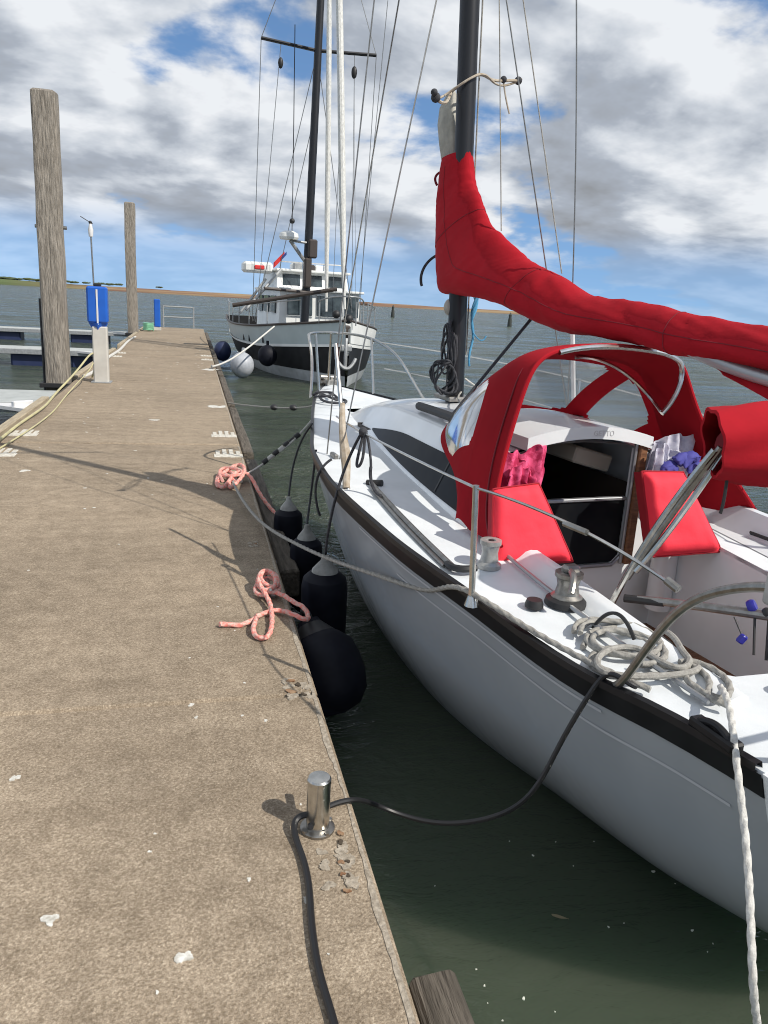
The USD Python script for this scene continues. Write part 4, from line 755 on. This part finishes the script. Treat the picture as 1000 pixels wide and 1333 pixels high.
single('fender_lanyard', [tube([B2(-.965, 2.50, 1.535), B2(-.985, 2.50, 1.42), B2(-1.0, 2.47, 1.36), B2(-.985, 2.44, 1.40), B2(-.965, 2.46, 1.54), B2(-.95, 2.42, 1.44), B2(-.955, 2.40, 1.36)], .008, 6), tube([B2(-.93, 2.45, 1.36), B2(-.92, 2.46, 1.28), B2(-.91, 2.42, 1.235), B2(-.90, 2.36, 1.225)], .009, 6), ball(B2(-.965, 2.50, 1.54), .025, 1)], 'rope_dark', 'looped dark cord tied round the lifeline above the side deck', 'rope', B2(-.965, 2.5, 1.3))
single('hull_lanyard', tube([B2(-.99, 2.95, 1.30), B2(-1.07, 2.98, 1.16), B2(-1.05, 3.02, 1.0), B2(-1.02, 3.05, .93)], .008, 6), 'rope_dark', 'short dark cord hanging over the black band forward', 'rope', B2(-1.05, 3.0, 1.0))

def cleat(x, y, label):
    t = thing('dock_cleat', label, 'cleat', (x, y, DZ))
    part(t, 'base', box((.07, .16, .014), (x, y, DZ + .007), .004), 'dull_steel')
    part(t, 'horn', [cyl((x, y - .04, DZ + .01), (x, y - .04, DZ + .06), .013, 8), cyl((x, y + .04, DZ + .01), (x, y + .04, DZ + .06), .013, 8), tube([(x, y - .13, DZ + .075), (x, y - .05, DZ + .062), (x, y + .05, DZ + .062), (x, y + .13, DZ + .075)], [.008, .014, .014, .008], 8)], 'dull_steel')
cleat(.41, 4.17, 'steel cleat under the loose pink rope near the dock edge'); cleat(.40, 6.98, 'steel cleat under the tangled pink rope level with the mast'); cleat(.42, 18.1, 'distant steel cleat holding the black hulled boat line')
pk = [(.122, 3.716, .57), (.176, 3.72, .565), (.246, 3.722, .565), (.307, 3.755, .58), (.287, 3.64, .58), (.302, 3.545, .57), (.335, 3.532, .57), (.375, 3.63, .57), (.396, 3.807, .58), (.395, 3.969, .59), (.371, 4.086, .61), (.36, 4.20, .64), (.40, 4.26, .66), (.45, 4.20, .64), (.44, 4.08, .60), (.476, 4.018, .60), (.53, 3.93, .59), (.575, 3.87, .58), (.59, 3.80, .555), (.56, 3.74, .57), (.496, 3.80, .58), (.426, 3.86, .575), (.363, 3.842, .57), (.31, 3.80, .57)]
single('pink_rope', [rope(pk, .0125), tube([(.37, 4.08, .61), (.45, 4.14, .64), (.41, 4.26, .66), (.37, 4.18, .64), (.44, 4.10, .62), (.45, 4.22, .65), (.38, 4.27, .63), (.36, 4.12, .61), (.43, 4.06, .60), (.47, 4.15, .60), (.42, 4.24, .62), (.35, 4.2, .60), (.38, 4.05, .59)], .012, 8, n=160)], 'rope_pink', 'pink rope with a big loose loop lying on the dock by the big fender', 'rope', (.35, 3.8, DZ))
pk2 = [(.213, 6.703, .57), (.209, 7.002, .575), (.281, 7.26, .58), (.346, 7.13, .60), (.318, 6.82, .61), (.244, 6.646, .58), (.21, 6.819, .58), (.307, 7.194, .61), (.414, 7.30, .64), (.456, 7.066, .65), (.396, 6.76, .62), (.31, 6.645, .58), (.382, 7.003, .63), (.475, 6.941, .63), (.547, 6.702, .55), (.62, 6.5, .46), (.70, 6.2, .42)]
single('pink_rope', [rope(pk2, .016), tube([(.25, 6.8, .60), (.34, 7.2, .63), (.42, 6.9, .64), (.30, 6.9, .62), (.24, 7.1, .60), (.36, 6.75, .60)], .015, 8)], 'rope_pink', 'tangled pink rope bundle on the dock beside the mast shadow', 'rope', (.35, 6.95, DZ))
gl = [(.336, 6.765, .60), (.397, 5.943, .61), (.486, 5.26, .64), (.601, 4.649, .71), (.745, 4.058, .79), (.904, 3.447, .90), (1.002, 3.012, 1.0), tuple(boatpt(-.985, 1.22, 1.138)), tuple(boatpt(-.90, .95, 1.11)), tuple(boatpt(-.80, .62, 1.085)), tuple(boatpt(-.72, .42, 1.08))]
single('mooring_line', rope(gl, .0105), 'rope_grey', 'long grey mooring line from the tangled pink rope up to the side deck', 'rope', (.336, 6.765, .6))
sn = thing('bow_line', 'pale bow line with a black and white rubber snubber', 'rope', (.346, 6.97, .57))
part(sn, 'rope', tube([(.40, 6.97, .60), (.534, 7.0, .653), (.804, 7.05, .841), (.965, 7.1, .979), (1.2, 7.3, 1.22), tuple(boatpt(-.30, 5.55, 1.36))], .010, 8), 'rope_white')
p0, p1 = np.array([.62, 7.02, .715]), np.array([.97, 7.1, .985])
for k in range(7):
    f0, f1 = k / 7, (k + .85) / 7; part(sn, 'snubber_ring', tube([p0 + (p1 - p0) * f0, p0 + (p1 - p0) * f1], .024 if k % 2 == 0 else .019, 10, False), 'rubber_black' if k % 2 == 0 or k > 4 else 'rope_white')
fl = thing('forward_line', 'thin pale line with two small dark floats crossing the gap beyond the bow', 'rope', (.588, 12.7, .489))
part(fl, 'rope', tube([(.55, 12.75, .50), (1.037, 11.5, .62), (1.345, 10.6, .74), (1.5, 10.0, .85), tuple(boatpt(-.1, 6.2, 1.40))], .011, 8), 'rope_grey')
for p in ((1.14, 11.2, .66), (1.345, 10.6, .745)): part(fl, 'line_float', ball(p, .055, 2, (1, 1.2, .8)), 'rubber_black')
single('stern_line', rope([tuple(boatpt(-.53, .33, 1.11)), tuple(boatpt(-.66, .16, 1.125)), tuple(boatpt(-.73, .05, 1.05)), tuple(boatpt(-.80, -.10, .86)), tuple(boatpt(-.88, -.24, .66)), (1.41, 1.25, .40), (1.44, 1.16, .20), (1.46, 1.1, -.05)], .0095), 'rope_white', 'white braided stern line hanging from the stern into the water', 'rope', tuple(boatpt(-.7, .1, 1.0)))
single('shore_power_cable', tube([(.35, 2.06, .59), (.40, 2.17, .565), (.47, 2.2, .568), (.53, 2.22, .555)] + [tuple(boatpt(*q)) for q in ((-1.40, .90, .455), (-1.25, .813, .426), (-1.08, .685, .50), (-.985, .607, .63), (-.91, .583, .82), (-.85, .552, 1.00), (-.805, .525, 1.09), (-.79, .47, 1.10), (-.76, .44, 1.085))] , .009, 8, n=120), 'cable_black', 'black cable looping from the steel bollard across the water to the stern rail', 'cable', (.35, 2.06, .59))
single('dock_cable', tube([(.345, 2.11, .60), (.305, 2.10, .585), (.301, 2.05, .567), (.311, 1.962, .562), (.313, 1.848, .562), (.303, 1.732, .562), (.296, 1.601, .562), (.299, 1.506, .562), (.307, 1.418, .562), (.312, 1.30, .562), (.32, .8, .562)], .0105, 8, n=90), 'cable_black', 'black cable snaking along the concrete from the bollard towards the viewer', 'cable', (.3, 1.6, DZ))
# steel bollard
bo = thing('bollard', 'short stainless bollard bolted near the dock edge in the foreground', 'bollard', (.378, 2.10, DZ))
part(bo, 'post', lathe([(0, .012), (.0375, .012), (.0375, .172), (.0385, .174), (.0385, .186), (.034, .192), (0, .194)], (.378, 2.10, DZ), 28), 'stainless')
part(bo, 'base_plate', lathe([(0, 0), (.056, 0), (.056, .009), (.045, .014), (0, .014)], (.378, 2.10, DZ), 28), 'dull_steel')
for a in (.5, 2.0, 3.6, 5.2): part(bo, 'bolt', lathe([(0, 0), (.009, 0), (.009, .008), (0, .008)], (.378 + .049 * math.cos(a), 2.10 + .049 * math.sin(a), DZ + .009), 6), 'dull_steel')
part(bo, 'cross_pin', cyl((.378, 2.125, DZ + .10), (.378, 2.215, DZ + .10), .012, 12), 'stainless')

# droppings and litter
DR_ = [('white bird dropping near the left foreground corner of the dock', (-.39, 1.85), .018, 1), ('white bird dropping in the foreground below the dock cable bend', (-.04, 1.66), .018, 2), ('thin white dropping by the left edge of the foreground', (-.61, 2.53), .014, 3), ('small white dropping left of the rusty repair patch', (-.02, 2.95), .010, 4),
       ('white dropping under the dock cable, beside the bollard patch', (.30, 1.80), .009, 14), ('large pale splash of droppings by the distant cleat on the right edge', (.34, 17.9), .16, 5), ('pale splash of droppings between link plates and distant cleat', (.33, 11.9), .12, 6), ('small dropping in the middle of the dock beyond the joint', (-.5, 10.5), .05, 8), ('small dropping near the left edge before the joint', (-1.5, 7.4), .035, 9)]
for lb, (x, y), r, sd in DR_: single('bird_dropping', [blob((x, y, DZ), r, sd, .003), blob((x + r * .9, y + r * .5, DZ), r * .5, sd + 60, .0025)], 'dropping_white', lb, 'bird dropping', (x, y, DZ), smooth=False)
rg = np.random.default_rng(12); sp = []
for k in range(150):
    y = .8 + 30 * rg.random() ** 2.2; x = rg.uniform(-1.95, .47); r = (.002 + .004 * rg.random()) * (1 + y * .16); sp.append(blob((x, y, DZ), r, 100 + k, .002))
single('dropping_specks', sp, 'dropping_white', None, None, kind='stuff', smooth=False)
fs = []
for k in range(30): fs.append(blob((rg.uniform(.75, 1.9), rg.uniform(1.3, 2.6), .001), .0018 + .0055 * rg.random() ** 5, 900 + k, .003))
single('floating_flecks', fs, 'foam', None, None, kind='stuff', smooth=False)
fe = np.array([[[1.30 + s, 2.16 - s * .55 + w * (.008 * math.sin(math.pi * min(1, (s + .01) / .06))), .006] for w in (-1, 0, 1)] for s in np.linspace(0, .055, 8)])
single('floating_feather', thick(fe, .002), 'weed_leaf', 'small pale feather floating on the dark water between dock and hull', 'feather', (1.3, 2.16, 0))

# ------------------------------------------------------------------ the black hulled boat ahead (its own frame: +y towards its bow)
Sb = [-11.0, -9, -7, -5, -4, -3, -2, -1, -.5, 0.0]
FHB = PchipInterpolator(Sb, [1.85, 2.05, 2.10, 2.02, 1.90, 1.68, 1.30, .74, .42, .07]); FKE = PchipInterpolator([-11, -8, -3, -1, -.3, .0], [-.3, -.6, -.6, -.45, -.3, -.1])
FSH = PchipInterpolator([-11, -7, -4, -1.5, 0], [1.45, 1.30, 1.36, 1.55, 1.72])
FST = PchipInterpolator([-11, -7, -4, -1.5, 0], [.92, .74, .78, .93, 1.06])
def fhalf(y, z):
    t = np.clip((z - FKE(y)) / (FSH(y) - FKE(y)), 0, 1); return float(FHB(y) * t ** (.22 + .22 * np.clip((y + 3) / 3, 0, 1)))
fy = np.r_[np.linspace(-11, -1.8, 30), np.linspace(-1.7, 0, 26)]
fb = thing('motor_sailer', 'black hulled motor sailer with grey bulwark and white wheelhouse moored beyond the bow', 'boat', (0, 0, 0), FAR)
part(fb, 'boot_band', hull_band(fhalf, fy, FKE, lambda y: .30, 6), 'boot_grey', smooth=50)
part(fb, 'hull', hull_band(fhalf, fy, lambda y: .30, FST, 8, .003), 'hull_black', smooth=50)
part(fb, 'rubbing_strake', hull_band(fhalf, fy, FST, lambda y: FST(y) + .07, 3, .03), 'house_white', smooth=50)
part(fb, 'bulwark', hull_band(fhalf, fy, lambda y: FST(y) + .07, FSH, 5, .0), 'bulwark_grey', smooth=50)
rgf = np.random.default_rng(8)
for k in range(7): part(fb, 'deck_locker', box((.25 + .4 * rgf.random(), .3 + .3 * rgf.random(), .35 + .5 * rgf.random()), (rgf.uniform(-1.2, 1.2), rgf.uniform(-2.9, -1.7), 1.25), .05), ['spar_brown', 'house_white', 'galvanised', 'float_navy'][k % 4])
for k in range(4): part(fb, 'roof_gear', box((.3 + .3 * rgf.random(), .35, .16 + .12 * rgf.random()), (rgf.uniform(-.9, .9), rgf.uniform(-5.6, -4.8), 3.13), .04), ['house_white', 'galvanised', 'spar_brown', 'house_white'][k])
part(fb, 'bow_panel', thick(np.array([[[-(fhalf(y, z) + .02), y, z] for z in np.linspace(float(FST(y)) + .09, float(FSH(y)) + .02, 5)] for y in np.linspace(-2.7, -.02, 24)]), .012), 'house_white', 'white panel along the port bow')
part(fb, 'cap_rail', [tube([(s * fhalf(y, FSH(y)), y, float(FSH(y))) for y in fy], .035, 6, False) for s in (-1, 1)], 'spar_brown')
tzf = np.linspace(-.3, 1.45, 12); tpf = [(fhalf(-11, z), z) for z in tzf]
part(fb, 'transom', prism_y([(-x, z) for x, z in tpf] + [(x, z) for x, z in tpf[::-1]], -11.03, -11.0), 'hull_black', smooth=False)
dkf = Polygon([(-fhalf(y, FST(y)) + .03, y) for y in fy] + [(fhalf(y, FST(y)) - .03, y) for y in fy[::-1]]).buffer(0); dkf = max(getattr(dkf, 'geoms', [dkf]), key=lambda q: q.area)
part(fb, 'deck', prism(dkf, .84, .88), 'finger_grey', smooth=False)
for y in (-3.3, -4.6, -5.4): part(fb, 'freeing_port', box((.03, .10, .22), (fhalf(y, FST(y) + .2) + .002, y, float(FST(y)) + .2), .02), 'rubber_black')
# deckhouse and wheelhouse (front faces look to +y)
def house(x0, x1, y0, y1, z0, z1, ins, rake):
    v = [(x0, y0, z0), (x1, y0, z0), (x1, y1, z0), (x0, y1, z0), (x0 + ins, y0 + ins, z1), (x1 - ins, y0 + ins, z1), (x1 - ins, y1 - rake, z1), (x0 + ins, y1 - rake, z1)]
    return trimesh.convex.convex_hull(np.array(v))
lo = part(fb, 'deckhouse', house(-1.25, 1.25, -7.5, -3.2, .86, 2.42, .06, .12), 'house_white', smooth=False)
part(fb, 'deckhouse_roof', box((2.6, 4.5, .07), (0, -5.4, 2.455), .03), 'house_white')
for x in (.62, -.28): 
    f = part(fb, 'front_window', box((.74, .05, .58), (x, -3.235, 2.02), .04, (.08, 0, 0)), 'window_dark'); parts(f, 'frame', [box((.80, .03, .035), (x, -3.226, 1.72), .01), box((.80, .03, .035), (x, -3.272, 2.32), .01)], 'house_white')
part(fb, 'front_window', box((.38, .05, .58), (-.96, -3.235, 2.02), .04, (.08, 0, 0)), 'window_dark')
for y in (-4.2, -5.4, -6.6): part(fb, 'side_window', box((.05, .8, .5), (1.235, y, 2.0), .04), 'window_dark'); part(fb, 'side_window', box((.05, .8, .5), (-1.235, y, 2.0), .04), 'window_dark')
part(fb, 'wheelhouse', house(-1.12, 1.12, -7.2, -4.3, 2.44, 2.98, .05, .18), 'house_white', smooth=False)
part(fb, 'wheelhouse_roof', box((2.3, 3.0, .07), (0, -5.75, 3.01), .03), 'house_white')
for x in (.66, -.02, -.68): part(fb, 'wheelhouse_window', box((.54, .04, .36), (x, -4.41, 2.73), .03, (.29, 0, 0)), 'window_dark')
part(fb, 'roof_rail', [tube([(-1.0, -4.4, 3.25), (1.0, -4.4, 3.25)], .02, 6, False)] + [cyl((x, -4.4, 3.02), (x, -4.4, 3.25), .016, 6) for x in (-1, -.33, .33, 1)], 'stainless')
part(fb, 'side_rail', [tube([(s * (fhalf(y, 1.3) - .05), y, float(FSH(y)) + .62) for y in np.linspace(-10.5, -1.5, 12)], .016, 6, False) for s in (-1, 1)] + [cyl((s * (fhalf(y, 1.3) - .05), y, float(FSH(y))), (s * (fhalf(y, 1.3) - .05), y, float(FSH(y)) + .62), .016, 6) for s in (-1, 1) for y in np.linspace(-10.5, -1.5, 7)], 'galvanised')
part(fb, 'pulpit', [tube([(.62, -.8, 2.15), (.3, -.1, 2.3), (0, .12, 2.32), (-.3, -.1, 2.3), (-.62, -.8, 2.15)], .02, 6)] + [cyl((x, y, 1.6), (x, y, 2.2), .018, 6) for x, y in ((.6, -.75), (-.6, -.75), (.2, 0), (-.2, 0))], 'galvanised')
parts(fb, 'windlass', [box((.4, .4, .35), (0, -1.0, 1.1), .05), ball((-.2, -.75, 1.75), .13, 2), ball((.1, -.9, 1.85), .11, 2)], 'rubber_black')
part(fb, 'anchor', [tube([(.06, .10, 1.28), (.08, .16, .95), (.07, .14, .55)], .045, 8), tube([(-.2, .14, .78), (.06, .2, .52), (.34, .14, .80)], .045, 8), box((.3, .12, .16), (.06, .10, 1.03), .03)], 'galvanised')
# masts and spars: local x is to port of the dock side, so mirror with the frame
inv = np.linalg.inv(FAR)
def W2F(*p): return tuple((inv @ [*p, 1])[:3])
part(fb, 'main_mast', tube([W2F(3.10, 22.5, .9), W2F(3.17, 22.5, 4), W2F(3.40, 22.5, 14)], [.12, .115, .09], 12, False), 'mast_black')
part(fb, 'spreader', tube([W2F(1.79, 22.5, 8.62), W2F(3.25, 22.5, 8.50)], .045, 8, False), 'mast_black'); part(fb, 'spreader', tube([W2F(3.25, 22.5, 8.50), W2F(4.84, 22.5, 8.58)], .045, 8, False), 'mast_black')
part(fb, 'furled_jib', tube([W2F(3.85, 20.3, 2.0), W2F(3.78, 20.5, 3.5), W2F(3.62, 21.2, 8.5), W2F(3.45, 22.2, 13.2)], [.03, .09, .085, .04], 10), 'furled_white', 'white furled sail on the forestay')
part(fb, 'furled_staysail', tube([W2F(3.55, 21.4, 1.9), W2F(3.53, 21.5, 3.2), W2F(3.46, 21.8, 8.0), W2F(3.38, 22.3, 12.0)], [.03, .075, .07, .03], 10), 'furled_white', 'slim white furled inner sail')
part(fb, 'boom_spar', tube([W2F(1.05, 21.6, 1.93), W2F(3.75, 21.0, 2.50)], .055, 8, False), 'spar_brown', 'dark spar lying across the foredeck')
part(fb, 'boom_spar', tube([W2F(1.9, 21.8, 2.42), W2F(3.2, 22.4, 2.38)], .04, 8, False), 'spar_brown')
part(fb, 'radar_bracket', [tube([W2F(3.12, 22.45, 3.15), W2F(2.85, 22.3, 3.45), W2F(2.62, 22.2, 3.72)], .05, 8), tube([W2F(3.14, 22.45, 3.7), W2F(2.62, 22.2, 3.72)], .035, 8, False)], 'galvanised')
part(fb, 'radar_dome', [lathe([(0, 0), (.24, .0), (.27, .06), (.25, .16), (.12, .22), (0, .23)], W2F(2.58, 22.2, 3.74), 18)], 'house_white')
part(fb, 'radar_reflector', [ball(W2F(2.66, 22.2, 4.22), .075, 1), tube([W2F(2.66, 22.2, 3.95), W2F(2.66, 22.2, 4.5), W2F(2.64, 22.4, 9.0)], .012, 6)], 'rubber_black')
part(fb, 'mast_gear', [box((.25, .2, .5), W2F(3.26, 22.36, 3.55), .04), box((.2, .2, .8), W2F(3.14, 22.36, 2.9), .04)], 'spar_brown')
part(fb, 'ensign', thick(np.array([[W2F(2.35 + .32 * u, 24.0, 3.02 + .34 * u + .16 * v) for v in (0, .5, 1)] for u in np.linspace(0, 1, 5)]), .01), 'flag_red', 'small red and blue flag'); part(fb, 'ensign_canton', thick(np.array([[W2F(2.58 + .15 * u, 23.97, 3.27 + .16 * u + .09 * v) for v in (0, 1)] for u in (0, 1)]), .01), 'flag_blue')
part(fb, 'liferaft', box((.9, .6, .32), W2F(1.95, 25.0, 3.05), .1), 'house_white'); part(fb, 'liferaft_strap', box((.3, .62, .12), W2F(1.98, 24.98, 3.05), .02), 'flag_red')
part(fb, 'gallows', [tube([W2F(1.5, 23.2, 1.8), W2F(2.55, 23.6, 3.0)], .045, 6, False), tube([W2F(1.35, 23.4, 1.7), W2F(2.1, 23.6, 2.7)], .04, 6, False)], 'galvanised')
for a, b, r in (((1.67, 22.9, 1.5), (1.79, 22.5, 8.62), .010), ((1.79, 22.5, 8.62), (3.30, 22.5, 12.5), .010), ((1.75, 23.4, 1.5), (3.24, 22.5, 8.4), .011), ((1.72, 22.3, 1.5), (2.3, 22.5, 8.55), .009), ((4.78, 22.9, 1.5), (4.84, 22.5, 8.58), .010), ((4.84, 22.5, 8.58), (3.35, 22.5, 12.5), .010), ((4.70, 23.3, 1.6), (3.26, 22.5, 8.4), .010), ((4.66, 22.5, 2.0), (5.08, 22.5, 9.9), .010), ((2.4, 22.7, 3.0), (3.28, 22.5, 7.2), .010), ((4.45, 22.4, 1.9), (4.25, 22.5, 8.5), .009), ((4.25, 22.5, 8.2), (4.6, 22.5, 1.8), .006), ((3.85, 22.2, 2.4), (3.95, 22.5, 8.5), .008)):
    part(fb, 'stay', tube([W2F(*a), W2F(*b)], r, 5, False), 'dull_steel')
parts(fb, 'rigging_block', [ball(W2F(4.26, 22.5, 8.1), .08, 1, (1, 1, 2)), ball(W2F(2.30, 22.5, 8.1), .07, 1, (1, 1, 2))], 'rubber_black')
single('dinghy_fender', [ball((1.32, 21.7, .36), .32, 3, (1, 1, 1.08)), cyl((1.34, 21.7, .66), (1.36, 21.7, .82), .05, 8)], 'grey_ball', 'round pale grey fender between the black hull and dock', 'fender', (1.32, 21.7, 0))
single('round_fender', [ball((2.05, 22.2, .60), .27, 3, (1, 1, 1.1)), cyl((2.05, 22.2, .86), (2.05, 22.25, 1.0), .04, 8)], 'navy_fender', 'round dark fender hanging on the black hull', 'fender', (2.05, 22.2, 0))
single('round_fender', [ball((.95, 26.0, .42), .27, 3, (1, 1, 1.2))], 'float_navy', 'dark blue fender farther along the black hull near the dock', 'fender', (.95, 26.0, 0))
single('head_line', tube([(.42, 18.1, .60), (.55, 18.5, .60), (.877, 19.0, .704), (1.491, 20.0, 1.047), (2.134, 21.3, 1.44)], .022, 8), 'rope_white', 'pale taut line from the distant cleat to the black hulled boat', 'rope', (.42, 18.1, .6))
# channel markers
for lb, (x, y), h in (('dark channel marker post in open water left of the mast', (33.3, 131.5), 1.7), ('thin dark channel marker right of the mast under the red cover', (44.4, 106.5), 1.6)):
    t = thing('channel_marker', lb, 'marker', (x, y, 0)); part(t, 'post', lathe([(0, -.6), (.30, -.6), (.33, 0), (.28, h * .55), (.2, h * .8), (.22, h), (0, h)], (x, y, 0), 12), 'marker_dark'); part(t, 'topmark', lathe([(0, 0), (.22, .0), (0, .4)], (x, y, h), 10), 'marker_dark')
